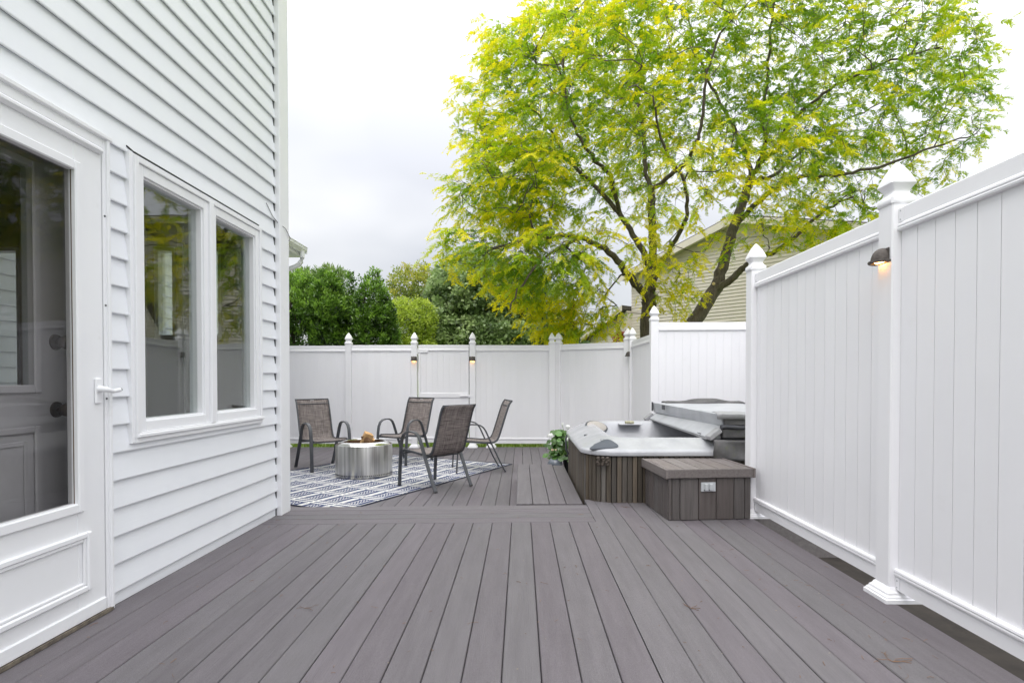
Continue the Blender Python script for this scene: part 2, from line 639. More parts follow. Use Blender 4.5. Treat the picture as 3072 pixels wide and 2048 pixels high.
def place(name, me, material, parent=None, loc=(0, 0, 0), rz=0):
    if material is not None and len(me.materials) == 0:
        me.materials.append(MATS[material])
    ob = bpy.data.objects.new(name, me)
    COL.objects.link(ob)
    ob.location = loc
    ob.rotation_euler = (0, 0, rz)
    if parent is not None:
        ob.parent = parent
    return ob


def empty(name, loc=(0, 0, 0), rz=0):
    e = bpy.data.objects.new(name, None)
    COL.objects.link(e)
    e.location = loc
    e.rotation_euler = (0, 0, rz)
    e.empty_display_size = .1
    return e


def tag(o, label, cat=None, group=None, kind=None):
    o['label'] = label
    if cat:
        o['category'] = cat
    if group:
        o['group'] = group
    if kind:
        o['kind'] = kind
    return o


def struct(o, label=None):
    o['kind'] = 'structure'
    if label:
        o['label'] = label
    return o


def thing(name, label, cat, loc=(0, 0, 0), rz=0, group=None):
    return tag(empty(name, loc, rz), label, cat, group)


def arc(cx, cy, r, a0, a1, n):
    return [(cx + r * math.cos(R(a0 + (a1 - a0) * i / n)), cy + r * math.sin(R(a0 + (a1 - a0) * i / n))) for i in range(n + 1)]


ZL = -.196      # level of the lower deck


# ------------------------------------------------------------------ ground and decks
g = MB().add([(-600, -300, 0), (600, -300, 0), (600, 900, 0), (-600, 900, 0)], [(0, 1, 2, 3)]).build('ground', 'lawn', loc=(0, 0, -.36))
struct(g)
g = MB().add([(-6, -4, 0), (5.5, -4, 0), (5.5, 10.2, 0), (-6, 10.2, 0)], [(0, 1, 2, 3)]).build('soil', 'soil_ground', loc=(0, 0, -.356))
struct(g)

GAP = .0038
PITCH = .1445


def plank(parent, x0, x1, ya, yb, zt, material='deck', thick=.026, slope0=0, slope1=0, axis='y', lift=0):
    """deck board from x0 to x1 running ya..yb; slopeN shears its ends"""
    c = .0035
    xm = (x0 + x1) / 2
    w = (x1 - x0) / 2
    prof = [(-w, -thick), (w, -thick), (w, -c), (w - c, 0), (-w + c, 0), (-w, -c)]
    mb = MB()
    v = []
    for (px, pz) in prof:
        v.append((px, slope0 * px, pz))
    for (px, pz) in prof:
        v.append((px, (yb - ya) + slope1 * px, pz))
    f = [(i, (i + 1) % 6, 6 + (i + 1) % 6, 6 + i) for i in range(6)] + [(5, 4, 3, 2, 1, 0), (6, 7, 8, 9, 10, 11)]
    mb.add(v, f)
    if axis == 'y':
        return mb.build('plank', material, parent, (xm, ya, zt + lift))
    # runs along x: x0,x1 are then y limits and ya,yb x limits
    ob = mb.build('plank', material, parent, (ya, xm, zt + lift), R(-90))
    return ob


upper = struct(empty('upper_deck'))
SL = math.tan(R(1.9))                       # the cross boards run a touch out of square


def strip_front(x):
    return 4.237 + SL * (x - .564)


ph = -.0705
k0 = math.floor((-1.96 - ph) / PITCH)
k1 = math.ceil((1.80 - ph) / PITCH)
for k in range(k0, k1):
    x0 = ph + k * PITCH + GAP / 2
    x1 = x0 + PITCH - GAP
    x0c, x1c = max(x0, -1.955), min(x1, 1.812)
    if x1c - x0c < .02:
        continue
    xm = (x0c + x1c) / 2
    if xm < .52:
        plank(upper, x0c, x1c, -1.2, strip_front(xm) - .004, 0, slope1=SL, lift=random.uniform(-.0012, .0012))
    elif xm < .60:
        # this board is notched round the end of the cross boards
        yn = strip_front(x0c) - .004
        v_ = []
        for z_ in (-.026, 0):
            v_ += [(x0c, -1.2, z_), (x1c, -1.2, z_), (x1c, 5.02, z_), (.569, 5.02, z_), (.569, yn, z_), (x0c, yn, z_)]
        MB().add([(a - xm, b + 1.2, c) for (a, b, c) in v_], [(5, 4, 3, 2, 1, 0), (6, 7, 8, 9, 10, 11)] + [(i, (i + 1) % 6, 6 + (i + 1) % 6, 6 + i) for i in range(6)]).build(
            'plank', 'deck', upper, (xm, -1.2, 0))
    else:
        plank(upper, x0c, x1c, -1.2, 5.06 if xm < 1.7 else 4.5, 0, lift=random.uniform(-.0012, .0012))
for i in range(4):
    y0 = 4.237 + i * PITCH
    ob = plank(upper, -(PITCH - .009) / 2, (PITCH - .009) / 2, 0, 2.52, 0, axis='y')
    ob.location = (.5645, y0 + (PITCH) / 2, 0)
    ob.rotation_euler = (0, 0, R(90 + 1.9))
# riser, rim board and joists
MB().box(1.770, 1.802, -1.2, 4.5, -.30, -.03).box(1.80, 3.3, 4.50, 4.53, -.36, -.01).build('rim_board', 'deck_dark', upper)
r = MB().box(-2.0, .56, 4.795, 4.812, -.33, -.03).build('riser', 'deck_dark', upper)
for i, x in enumerate(np.arange(-1.7, 1.7, .4)):
    MB().box(x, x + .04, -1.2, 4.75, -.3, -.05).build('joist', 'deck_dark', upper)

lower = struct(empty('lower_deck'))
ph = -.118
for k in range(-30, 15):
    x0 = ph + k * PITCH + GAP / 2
    x1 = x0 + PITCH - GAP
    if x0 < -4.42 or x1 > 1.98:
        continue
    plank(lower, x0, x1, 4.83, 10.55, ZL, lift=random.uniform(-.0012, .0012), material='deck')
MB().box(-4.4, 1.95, 10.53, 10.545, -.35, ZL - .03).build('fascia', 'deck_dark', lower)

plat = thing('deck_platform', 'narrow raised platform of four grey boards beside the hot tub', 'platform', (0, 4.83, 0))
for i in range(4):
    x0 = -.040 + i * .1455
    plank(plat, x0, x0 + .140, .004, 2.285 - (.0 if i < 3 else .10), 0, lift=.002)
MB().box(-.03, -.005, .02, 2.26, ZL, -.03).build('skirt', 'deck_dark', plat)
MB().box(-.03, .54, 2.24, 2.262, ZL, -.03).build('skirt', 'deck_dark', plat)

# ------------------------------------------------------------------ the white house
house = thing('house', 'white house with lapped vinyl siding, storm door and double window', 'house', (-1.955, 2.5, 0))
HX, HY = -1.955, 2.5


def hb(mb, name, material, parent=house, smooth=None):
    """build in world coordinates under the house (or one of its parts at the house's origin)"""
    ob = mb.build(name, material, parent, smooth=smooth)
    if parent is house:
        ob.location = (-HX, -HY, 0)
    return ob


SP = .1333
WALL_END = 4.44
WY0, WY1, WZ0, WZ1 = 2.766, 4.168, .760, 2.205          # window
DY0, DY1, DZ1 = 1.56, 2.63, 2.205                       # storm door with its frame
side_cache = {}
for k in range(40):
    z0 = .06 + SP * k
    spans = [(-1.2, WALL_END)]
    zt = z0 + SP

    def cut(sp, a, b):
        o = []
        for (s0, s1) in sp:
            if b <= s0 or a >= s1:
                o.append((s0, s1))
                continue
            if a > s0:
                o.append((s0, a))
            if b < s1:
                o.append((b, s1))
        return o
    if z0 < DZ1 - .03:
        spans = cut(spans, DY0 + .01, DY1 - .01)
    if WZ0 + .04 < z0 and z0 < WZ1 - .03:
        spans = cut(spans, WY0 + .008, WY1 - .008)
    for (a, b) in spans:
        if b - a < .03:
            continue
        key = (round(a, 3), round(b, 3))
        if key not in side_cache:
            # profile (y is swept): x outwards, z up
            prof = [(0, .010), (.0145, 0), (.0205, .001), (.0220, .006), (.0212, .011), (.0035, SP + .006), (0, SP + .006)]
            mb = MB().extrude([(z, x) for (x, z) in prof], 1, a - HY, b - HY)
            side_cache[key] = mb.mesh('siding_board')
        place('siding_board', side_cache[key], 'siding', house, (0, 0, z0))
# starter board under the lowest course
hb(MB().box(HX, HX + .008, -1.2, DY0, .0, .066).box(HX, HX + .008, DY1, WALL_END, .0, .066), 'starter_strip', 'siding')
# sheathing with openings
core = MB()
X0, X1 = HX - .11, HX - .002
for (ya, yb, za, zb) in ((-1.2, DY0 + .03, -.2, 5.4), (DY0 + .03, DY1 - .03, DZ1 - .03, 5.4), (DY1 - .03, WY0 + .03, -.2, 5.4),
                         (WY0 + .03, WY1 - .03, -.2, WZ0 + .04), (WY0 + .03, WY1 - .03, WZ1 - .03, 5.4), (WY1 - .03, 4.55, -.2, 5.4),
                         (DY0 + .03, DY1 - .03, -.2, .03)):
    core.box(X0, X1, ya, yb, za, zb)
hb(core, 'wall', 'wall_core')
# corner post
hb(MB().cbox(HX - .01, HX + .052, 4.44, 4.612, -.02, 5.35, .006).cbox(HX - .10, HX + .03, 4.60, 4.628, -.02, 5.35, .004), 'corner_trim', 'white_trim')
hb(MB().box(HX, HX + .012, 4.425, 4.44, -.0, 5.3), 'corner_channel', 'pad_dark')
# the room behind
room = MB()
room.box(-5.1, X0, -1.2, 4.42, -.05, 0)
hb(room, 'room_floor', 'room_floor')
hb(MB().box(-5.1, X0, -1.2, 4.42, 2.45, 2.5), 'room_ceiling', 'room_wall')
hb(MB().box(-5.2, -5.1, -1.2, 4.42, 0, 2.45).box(-5.1, X0, -1.3, -1.2, 0, 2.45), 'room_wall', 'room_dark')
ew = MB()
WINS = [(-4.32, -3.95, 1.0, 2.12), (-3.45, -3.04, 1.38, 2.12), (-2.89, -2.72, 1.40, 2.12), (-2.54, -2.36, 1.40, 2.12)]
xs = -5.1
for (a, b, za, zb) in WINS:
    ew.box(xs, a, 4.42, 4.52, -.1, 5.4)
    ew.box(a, b, 4.42, 4.52, -.1, za)
    ew.box(a, b, 4.42, 4.52, zb, 5.4)
    xs = b
ew.box(xs, X0, 4.42, 4.52, -.1, 5.4)
hb(ew, 'end_wall', 'room_wall')
hb(MB().box(-5.1, HX - .11, 4.525, 4.6, 2.3, 5.35).box(-5.1, HX - .11, 4.525, 4.6, -.1, .9), 'end_siding', 'siding')
for (a, b, za, zb) in WINS:
    f = MB()
    t = .03
    for q in ((a, a + t, za, zb), (b - t, b, za, zb), (a + t, b - t, za, za + t), (a + t, b - t, zb - t, zb)):
        f.box(q[0], q[1], 4.425, 4.515, q[2], q[3])
    w = hb(f, 'end_window', 'white_trim')
    hb(MB().box(a + t, b - t, 4.47, 4.476, za + t, zb - t), 'pane', 'glass_inner', w)
# curtain-like drapes and furniture shapes inside
for x in (-2.66, -3.0, -3.72):
    d = MB()
    prof = [(x + .012 * math.sin(i * 1.9) + i * .014, 4.33 + .02 * math.sin(i * 2.7)) for i in range(8)]
    pts = [(p[0], p[1]) for p in prof] + [(p[0], p[1] + .01) for p in prof[::-1]]
    d.extrude(pts, 2, .1, 2.25)
    hb(d, 'curtain', 'room_wall')

# double window
win = empty('window')
win.parent = house
win.location = (-HX, -HY, 0)
XF = HX + .046


def frame_rect(mb, x0, x1, ya, yb, za, zb, t, tz=None, c=.003):
    tz = tz or t
    mb.cbox(x0, x1, ya, ya + t, za, zb, c)
    mb.cbox(x0, x1, yb - t, yb, za, zb, c)
    mb.cbox(x0, x1, ya + t - .0005, yb - t + .0005, za, za + tz, c)
    mb.cbox(x0, x1, ya + t - .0005, yb - t + .0005, zb - tz, zb, c)
    return mb


f = MB()
frame_rect(f, HX - .09, XF, WY0 + .022, WY1 - .022, WZ0 + .025, WZ1 - .012, .03)
f.cbox(HX - .02, XF - .012, WY0, WY0 + .024, WZ0, WZ1, .003)
f.cbox(HX - .02, XF - .012, WY1 - .024, WY1, WZ0, WZ1, .003)
f.cbox(HX - .02, XF - .006, WY0 + .024, WY1 - .024, WZ0, WZ0 + .026, .003)
f.cbox(HX - .02, XF - .018, WY0 + .024, WY1 - .024, WZ1 - .014, WZ1, .003)
f.build('frame', 'white_trim', win)
MB().cbox(HX - .09, XF + .006, 3.452, 3.494, WZ0 + .05, WZ1 - .03, .004).build('mullion', 'white_trim', win)
MB().cbox(HX, XF + .006, WY0 + .03, WY1 - .01, WZ0 + .026, WZ0 + .046, .004).build('sill', 'white_trim', win)
for (ya, yb) in ((WY0 + .053, 3.451), (3.495, WY1 - .053)):
    s = MB()
    frame_rect(s, HX - .06, XF - .010, ya, yb, WZ0 + .055, WZ1 - .043, .046, .052)
    frame_rect(s, HX - .055, XF - .022, ya + .044, yb - .044, WZ0 + .105, WZ1 - .093, .012, .012, .002)
    sash = s.build('sash', 'white_trim', win)
    MB().box(HX - .01, HX - .006, ya + .045, yb - .045, WZ0 + .104, WZ1 - .092).build('pane', 'glass', sash)
    MB().box(HX - .036, HX - .032, ya + .045, yb - .045, WZ0 + .104, WZ1 - .092).build('inner_pane', 'glass_inner', sash)
MB().tube([(HX + .02, WY0 - .004, WZ1 + .018), (HX + .028, WY0 + .03, WZ1 + .004), (HX + .03, 3.5, WZ1 + .004), (HX + .03, WY1 - .04, WZ1 + .003)],
          .0045, 6).build('seal', 'rubber', win)

# storm door and its frame
door = empty('storm_door')
door.parent = house
door.location = (-HX, -HY, 0)
f = MB()
XD = HX + .036
f.cbox(HX - .02, XD, DY1 - .045, DY1, .005, DZ1, .004)
f.cbox(HX - .02, XD + .012, DY1 - .030, DY1 - .012, .005, DZ1 - .004, .004)
f.cbox(HX - .02, XD, DY0, DY0 + .045, .005, DZ1, .004)
f.cbox(HX - .02, XD, DY0 + .045, DY1 - .045, DZ1 - .07, DZ1, .004)
f.cbox(HX - .02, XD + .016, DY0, DY1, DZ1 - .026, DZ1 - .004, .004)
f.build('door_frame', 'white_trim', door)
MB().cbox(HX, XD + .018, DY0 + .04, DY1 - .052, DZ1 - .105, DZ1 - .072, .012).build('drip_cap', 'white_trim', door)
ya, yb, za, zb = DY0 + .05, DY1 - .050, .055, DZ1 - .078
ga, gb, gz0, gz1 = DY0 + .20, 2.420, .540, 1.985
s = MB()
s.cbox(HX - .01, XD - .004, ya, ga, za, zb, .003)
s.cbox(HX - .01, XD - .004, gb, yb, za, zb, .003)
s.cbox(HX - .01, XD - .004, ga, gb, gz1, zb, .003)
s.cbox(HX - .01, XD - .004, ga, gb, za, gz0, .003)
s.build('leaf', 'white_trim', door)
s = MB()
frame_rect(s, HX + .0, XD + .008, ga - .030, gb + .030, gz0 - .040, gz1 + .034, .034, .042, .005)
s.build('glazing_bead', 'white_trim', door)
MB().box(HX + .012, HX + .016, ga, gb, gz0, gz1).build('pane', 'glass_door', door)
MB().box(HX + .02, HX + .024, gb - .005, gb - .001, gz0, gz1).build('gasket', 'burnt_steel', door)
s = MB()
frame_rect(s, XD - .004, XD + .012, ga - .06, 2.486, .145, .408, .028, .028, .006)
frame_rect(s, XD - .004, XD + .006, ga - .035, 2.458, .172, .381, .016, .016, .004)
s.build('raised_panel', 'white_trim', door)
MB().cbox(HX - .005, XD + .006, ya + .01, yb - .006, .020, .078, .004).build('sweep', 'white_trim', door)
MB().box(HX - .02, XD + .012, DY0, DY1 - .02, .003, .018).build('threshold', 'rust_dirt', door)
h = empty('door_handle')
h.parent = door
MB().cbox(XD - .004, XD + .007, 2.520, 2.556, .968, 1.085, .005).build('handle_plate', 'white_trim', h)
MB().tube([(XD, 2.538, 1.035), (XD + .024, 2.540, 1.035), (XD + .034, 2.556, 1.031), (XD + .036, 2.585, 1.024), (XD + .036, 2.628, 1.030)],
          [.016, .014, .012, .009, .010], 10).build('handle_lever', 'white_trim', h, smooth=50)
MB().lathe([(0, .006), (.008, .006), (.008, 0)], 12).xf(Matrix.Translation((XD + .036, 2.629, 1.031)) @ Matrix.Rotation(R(-90), 4, 'X')).build(
    'handle_lock', 'pad_dark', h)
for z in (.99, 1.42, 1.83):
    MB().lathe([(0, .003), (.004, .003), (.005, 0)], 8).xf(Matrix.Translation((XD, DY1 - .038, z)) @ Matrix.Rotation(R(90), 4, 'Y')).build(
        'screw', 'pad_dark', door)

# entry door behind the storm door
entry = empty('entry_door')
entry.parent = house
entry.location = (-HX, -HY, 0)
XE = HX - .13
s = MB()
la, lb, lz0, lz1 = 1.80, 2.395, 1.05, 1.98
s.box(XE - .045, XE, 1.58, la, .02, 2.15)
s.box(XE - .045, XE, lb, 2.62, .02, 2.15)
s.box(XE - .045, XE, la, lb, .02, lz0)
s.box(XE - .045, XE, la, lb, lz1, 2.15)
s.build('leaf', 'entry_door', entry)
s = MB()
frame_rect(s, XE, XE + .014, la - .03, lb + .03, lz0 - .03, lz1 + .03, .035, .035, .005)
frame_rect(s, XE, XE + .012, 1.70, 2.02, .22, .88, .03, .03, .006)
frame_rect(s, XE, XE + .012, 2.10, 2.42, .22, .88, .03, .03, .006)
frame_rect(s, XE, XE + .006, 2.16, 2.36, .28, .82, .02, .02, .003)
s.build('panel_moulding', 'entry_door', entry)
MB().box(XE - .024, XE - .020, la, lb, lz0, lz1).build('pane', 'glass_inner', entry)
for z in (1.245, .943):
    kb = MB().lathe([(0, .07), (.018, .068), (.030, .056), (.032, .045), (.024, .030), (.012, .022), (.012, .008), (.034, .006), (.036, 0)], 20)
    kb.xf(Matrix.Translation((XE, 2.512, z)) @ Matrix.Rotation(R(90), 4, 'Y')).build('knob', 'knob_bronze', entry, smooth=40)

# roof over the main part
rf = MB()
rf.add([(HX + .45, -1.6, 5.38), (HX + .45, 4.95, 5.38), (-5.2, 4.95, 7.5), (-5.2, -1.6, 7.5),
        (HX + .45, -1.6, 5.52), (HX + .45, 4.95, 5.52), (-5.2, 4.95, 7.64), (-5.2, -1.6, 7.64)],
       [(3, 2, 1, 0), (4, 5, 6, 7), (0, 1, 5, 4), (1, 2, 6, 5), (2, 3, 7, 6), (3, 0, 4, 7)])
roof = hb(rf, 'roof', 'roof_grey')
hb(MB().box(HX - .02, HX + .45, -1.6, 4.95, 5.34, 5.375), 'soffit', 'white_trim')

# lower wing of the house beyond the corner
WX = -4.46
wing = empty('wing')
wing.parent = house
wing.location = (-HX, -HY, 0)
MB().box(WX - 4, WX - .003, 4.62, 10.35, -.3, 3.35).build('wing_wall', 'wall_core', wing)
wb = MB().extrude([(z, x) for (x, z) in [(0, .004), (.0135, 0), (.0165, .002), (.0172, .006), (.0165, .010), (.004, SP + .004), (0, SP + .004)]],
                  1, 0, 5.7).mesh('wing_siding')
for k in range(26):
    place('siding_board', wb, 'siding', wing, (WX, 4.64, -.15 + SP * k))
MB().cbox(WX - .01, WX + .03, 10.30, 10.40, -.3, 3.33, .004).build('wing_corner_trim', 'white_trim', wing)
EX = -3.97
r_ = MB()
r_.add([(EX - .02, 4.6, 3.40), (EX - .02, 10.42, 3.40), (WX - 4, 10.42, 5.2), (WX - 4, 4.6, 5.2),
        (EX - .02, 4.6, 3.50), (EX - .02, 10.42, 3.50), (WX - 4, 10.42, 5.3), (WX - 4, 4.6, 5.3)],
       [(3, 2, 1, 0), (4, 5, 6, 7), (0, 1, 5, 4), (1, 2, 6, 5), (2, 3, 7, 6), (3, 0, 4, 7)])
r_.build('wing_roof', 'roof_grey', wing)
MB().box(WX, EX - .09, 4.62, 10.40, 3.335, 3.36).build('wing_soffit', 'white_trim', wing)
MB().box(EX - .09, EX - .07, 4.62, 10.41, 3.33, 3.50).build('fascia', 'white_trim', wing)
gp = [(EX - .065, 3.50), (EX - .065, 3.39), (EX - .02, 3.385), (EX + .01, 3.42), (EX + .03, 3.45), (EX + .032, 3.485), (EX + .04, 3.50), (EX + .034, 3.505),
      (EX + .022, 3.48), (EX + .018, 3.455), (EX - .005, 3.42), (EX - .025, 3.397), (EX - .055, 3.40), (EX - .055, 3.50)]
MB().extrude([(z, x) for (x, z) in gp], 1, 4.64, 10.36).build('gutter', 'white_trim', wing)
MB().cbox(EX - .064, EX + .03, 10.355, 10.362, 3.392, 3.5, .002).build('gutter_end', 'white_trim', wing)
MB().tube([(EX - .01, 10.22, 3.41), (EX - .01, 10.22, 3.29), (EX - .03, 10.22, 3.22), (EX - .08, 10.22, 3.16), (EX - .16, 10.22, 3.12),
           (EX - .30, 10.22, 3.07), (WX + .06, 10.22, 3.00), (WX + .05, 10.22, 2.9), (WX + .05, 10.22, .0)], .042, 10).build('downspout', 'white_trim', wing, smooth=40)

cb = MB().tube([(HX + .017, 4.28, 2.42), (HX + .028, 4.36, 2.345), (HX + .034, 4.44, 2.315), (HX + .062, 4.52, 2.29), (HX + .062, 4.614, 2.235),
                (HX + .04, 4.634, 2.22), (HX - .4, 4.68, 2.12)], .0028, 5).build('cable', 'cable_black')
tag(cb, 'thin grey cable wrapping around the corner of the white house', 'cable')

# ------------------------------------------------------------------ white vinyl fences
PW = .055                                       # half width of a post
cap_prof = [(.060, -.018), (.0615, -.016), (.0615, .014), (.057, .020), (.048, .029), (.0415, .041), (.042, .052), (.050, .064), (.058, .076), (.0625, .082),
            (.0620, .086), (.0555, .106), (.0465, .127), (.036, .149), (.024, .170), (.011, .188), (.003, .197)]
CAP = MB().sqlathe(cap_prof, ch=.16).mesh('cap', 40)
base_prof = [(.092, 0), (.092, .018), (.086, .022), (.084, .030), (.076, .036), (.074, .046), (.066, .052), (.060, .066), (PW + .001, .070)]
BASE = MB().sqlathe(base_prof, ch=.05).mesh('post_base', 30)
T_ = .011
cpk = .0062
PICKP = .1135


def picket_mesh(w, h, cpk=.0009, dp=.004):
    a = w / 2 + .0003
    b_ = a - cpk - .0003
    k_ = b_ - .0012
    prof = [(-a, -T_ + dp), (-b_, -T_ + dp), (-b_, -T_ + .0012), (-k_, -T_), (k_, -T_), (b_, -T_ + .0012), (b_, -T_ + dp), (a, -T_ + dp),
            (a, T_ - dp), (b_, T_ - dp), (b_, T_), (-b_, T_), (-b_, T_ - dp), (-a, T_ - dp)]
    return MB().extrude(prof, 2, 0, h).mesh('picket')


top_prof = [(.026, 0), (.031, .004), (.033, .012), (.029, .018), (.032, .023), (.031, .030), (.026, .036), (.0225, .040), (.0225, .108), (.0195, .113)]
bot_prof = [(.0225, 0), (.0225, .062), (.026, .066), (.031, .072), (.032, .079), (.029, .084), (.033, .090), (.031, .098), (.026, .102)]


def rail_mesh(prof, ln):
    pts = [(q, z) for (q, z) in prof] + [(-q, z) for (q, z) in prof[::-1]]
    return MB().extrude(pts, 0, 0, ln).mesh('rail', 20)


def post(fence, x, y, zb, zt, base=True, rz=0, lab=None):
    o = Vector(fence.location)
    mb = MB().cbox(-PW, PW, -PW, PW, 0, zt - zb, .006)
    p = mb.build('post', 'vinyl', fence, (x - o.x, y - o.y, zb - o.z), rz)
    place('cap', CAP, 'vinyl', p, (0, 0, zt - zb))
    if base:
        place('post_base', BASE, 'vinyl', p, (0, 0, 0))
    return p


def panel(fence, p0, p1, zt, zb, off=0.0, brackets=False, phase=0.0, groove=(.0005, .003)):
    """rails and tongue-and-groove pickets between two post centres"""
    o = Vector(fence.location)
    a, b = Vector((p0[0], p0[1], 0)), Vector((p1[0], p1[1], 0))
    d = (b - a)
    L = d.length
    d.normalize()
    ang = math.atan2(d.y, d.x)
    nrm = Vector((-d.y, d.x, 0))
    a = a + d * PW + nrm * off
    L -= 2 * PW
    loc = a - Vector((o.x, o.y, 0))
    place('rail', rail_mesh(top_prof, L), 'vinyl', fence, (loc.x, loc.y, zt - .113 - o.z), ang)
    place('rail', rail_mesh(bot_prof, L), 'vinyl', fence, (loc.x, loc.y, zb - o.z), ang)
    h = zt - zb - .16
    full = picket_mesh(PICKP, h, *groove)
    x = -phase
    cache = {}
    while x < L - .005:
        x0, x1 = max(x, 0), min(x + PICKP, L)
        w = x1 - x0
        if w > .012:
            me = full if abs(w - PICKP) < 1e-4 else picket_mesh(w, h, *groove)
            c = a + d * (x0 + w / 2) - Vector((o.x, o.y, 0))
            place('picket', me, 'vinyl', fence, (c.x, c.y, zb + .08 - o.z), ang)
        x += PICKP
    if brackets:
        for (t, s) in ((0, 1), (L, -1)):
            for zz, hh in ((zt - .070, .066), (zb + .004, .056)):
                mb = MB().cbox(0, .028, -.0265, -.0225, 0, hh, .0015)
                for q in (.012, hh - .012):
                    mb.lathe([(0, .0022), (.0035, .002), (.0045, 0)], 8)
                    mb.v[-24:] = [(v[0] + .013, -.0262 - v[2], v[1] + q) for v in mb.v[-24:]]
                c = loc + d * (t if s > 0 else t - .028)
                mb.build('bracket', 'vinyl', fence, (c.x, c.y, zz - o.z), ang)


FX = 1.845
P1, P2, P3 = (FX, 4.415), (FX, 2.765), (FX, 1.10)
fr = thing('fence', 'tall white vinyl privacy fence along the near deck, with two capped posts', 'fence', (FX, 2.765, 0))
for q in (P1, P2, P3, (FX, -.6)):
    post(fr, q[0], q[1], 0, 1.945)
panel(fr, P2, P1, 1.903, .058, phase=.0, groove=(.0017, .0095))
panel(fr, P3, P2, 1.905, .058, phase=.03, groove=(.0017, .0095))
panel(fr, (FX, -.6), P3, 1.905, .058, groove=(.0017, .0095))
for (yc, s) in ((P2[1] - PW, -1), (P2[1] + PW, 1), (P1[1] - PW, -1)):
    for zz, hh in ((1.832, .066), (.062, .056)):
        y0, y1 = (yc - .03, yc - .001) if s < 0 else (yc + .001, yc + .03)
        mb = MB().cbox(-.0268, -.0225, y0 - 2.765, y1 - 2.765, 0, hh, .0015)
        ob = mb.build('bracket', 'vinyl', fr, (0, 0, zz))
        for q in (.012, hh - .012):
            MB().lathe([(0, .002), (.0035, .0018), (.0045, 0)], 8).xf(
                Matrix.Translation((-.0268, (y0 + y1) / 2 - 2.765, q)) @ Matrix.Rotation(R(-90), 4, 'Y')).build('screw', 'outlet_grey', ob)

YF = 10.50
ZT, ZB = 1.720, -.120
A_, B_, C_, D_, E_ = (-3.225, YF), (-1.995, YF), (-.907, YF), (.578, YF), (.704, YF - .01)
F1, F2, G_, H_ = (1.855, 9.74), (1.905, 9.60), (1.885, 7.95), (3.30, 7.86)
fl = thing('fence', 'white vinyl fence stretch between the house wing and the gate', 'fence', (A_[0], A_[1], ZL))
post(fl, A_[0], A_[1], ZL, 1.752)
post(fl, B_[0], B_[1], ZL, 1.762)
post(fl, -4.42, YF, ZL, 1.752)
panel(fl, (-4.42, YF), A_, ZT - .012, ZB)
panel(fl, A_, B_, ZT, ZB, phase=.03)
fm = thing('fence', 'white vinyl fence stretch from the gate to the twin posts', 'fence', (C_[0], C_[1], ZL))
post(fm, C_[0], C_[1], ZL, 1.762)
post(fm, D_[0], D_[1], ZL, 1.755)
place('support_foot', BASE, 'vinyl', fm, (-.560 - C_[0], .0, 0))
panel(fm, C_, D_, ZT, ZB, phase=.02)
fe = thing('fence', 'white vinyl fence stretch running from the twin posts to the corner behind the hot tub', 'fence', (E_[0], E_[1], ZL))
post(fe, E_[0], E_[1], ZL, 1.757, rz=R(-30))
post(fe, F1[0], F1[1], ZL, 1.772, rz=R(-30))
panel(fe, E_, F1, ZT + .01, ZB, phase=.05)
fs = thing('fence', 'short white vinyl fence return between the corner post and the tall spa screen', 'fence', (F2[0], F2[1], ZL))
post(fs, F2[0], F2[1], ZL, 1.772)
panel(fs, G_, F2, ZT + .008, ZB)
fg = thing('fence', 'white vinyl fence screen standing directly behind the folded hot tub cover', 'fence', (G_[0], G_[1], ZL))
post(fg, G_[0], G_[1], ZL, 1.925)
post(fg, H_[0], H_[1], ZL, 1.925)
panel(fg, G_, H_, 1.882, -.02)
panel(fg, H_, (3.32, 4.6), 1.885, -.02)

gate = thing('gate', 'white vinyl gate with a middle rail between two lamp-lit posts', 'gate', (B_[0], YF, ZL))
gx0, gx1 = B_[0] + PW + .018, C_[0] - PW - .016
gw = gx1 - gx0
gl = gx0 - B_[0]
place('rail', rail_mesh(top_prof, gw), 'vinyl', gate, (gl, .0, ZT + .004 - .113 - ZL))
place('rail', rail_mesh(bot_prof, gw), 'vinyl', gate, (gl, .0, ZB + .02 - ZL))
MB().cbox(0, gw, -.026, .026, 0, .085, .006).build('rail', 'vinyl', gate, (gl, 0, .738 - ZL))
for x in (0, gw - .045):
    MB().cbox(x, x + .045, -.0235, .0235, 0, 1.64, .004).build('stile', 'vinyl', gate, (gl, 0, ZB + .10 - ZL))
npk = 8
pwid = (gw - .09) / npk
pm1 = picket_mesh(pwid, 1.64)
for i in range(npk):
    place('picket', pm1, 'vinyl', gate, (gl + .045 + (i + .5) * pwid, 0, ZB + .10 - ZL))
MB().cbox(gw - .17, gw + .03, -.034, -.028, .755 - ZL, .785 - ZL, .002).tube(
    [(gw - .16, -.045, .77 - ZL), (gw - .05, -.05, .775 - ZL), (gw + .035, -.045, .77 - ZL)], .009, 8).cbox(
    gw - .01, gw + .05, -.066, -.028, .745 - ZL, .795 - ZL, .005).build('latch', 'vinyl', gate, (gl, 0, 0))
for z in (1.58, .1):
    MB().cbox(-.03, .18, -.032, -.0235, z - ZL, z + .05 - ZL, .004).tube([(-.01, -.035, z - .03 - ZL), (-.01, -.035, z + .08 - ZL)], .009, 8).build(
        'hinge', 'vinyl', gate, (gl, 0, 0))


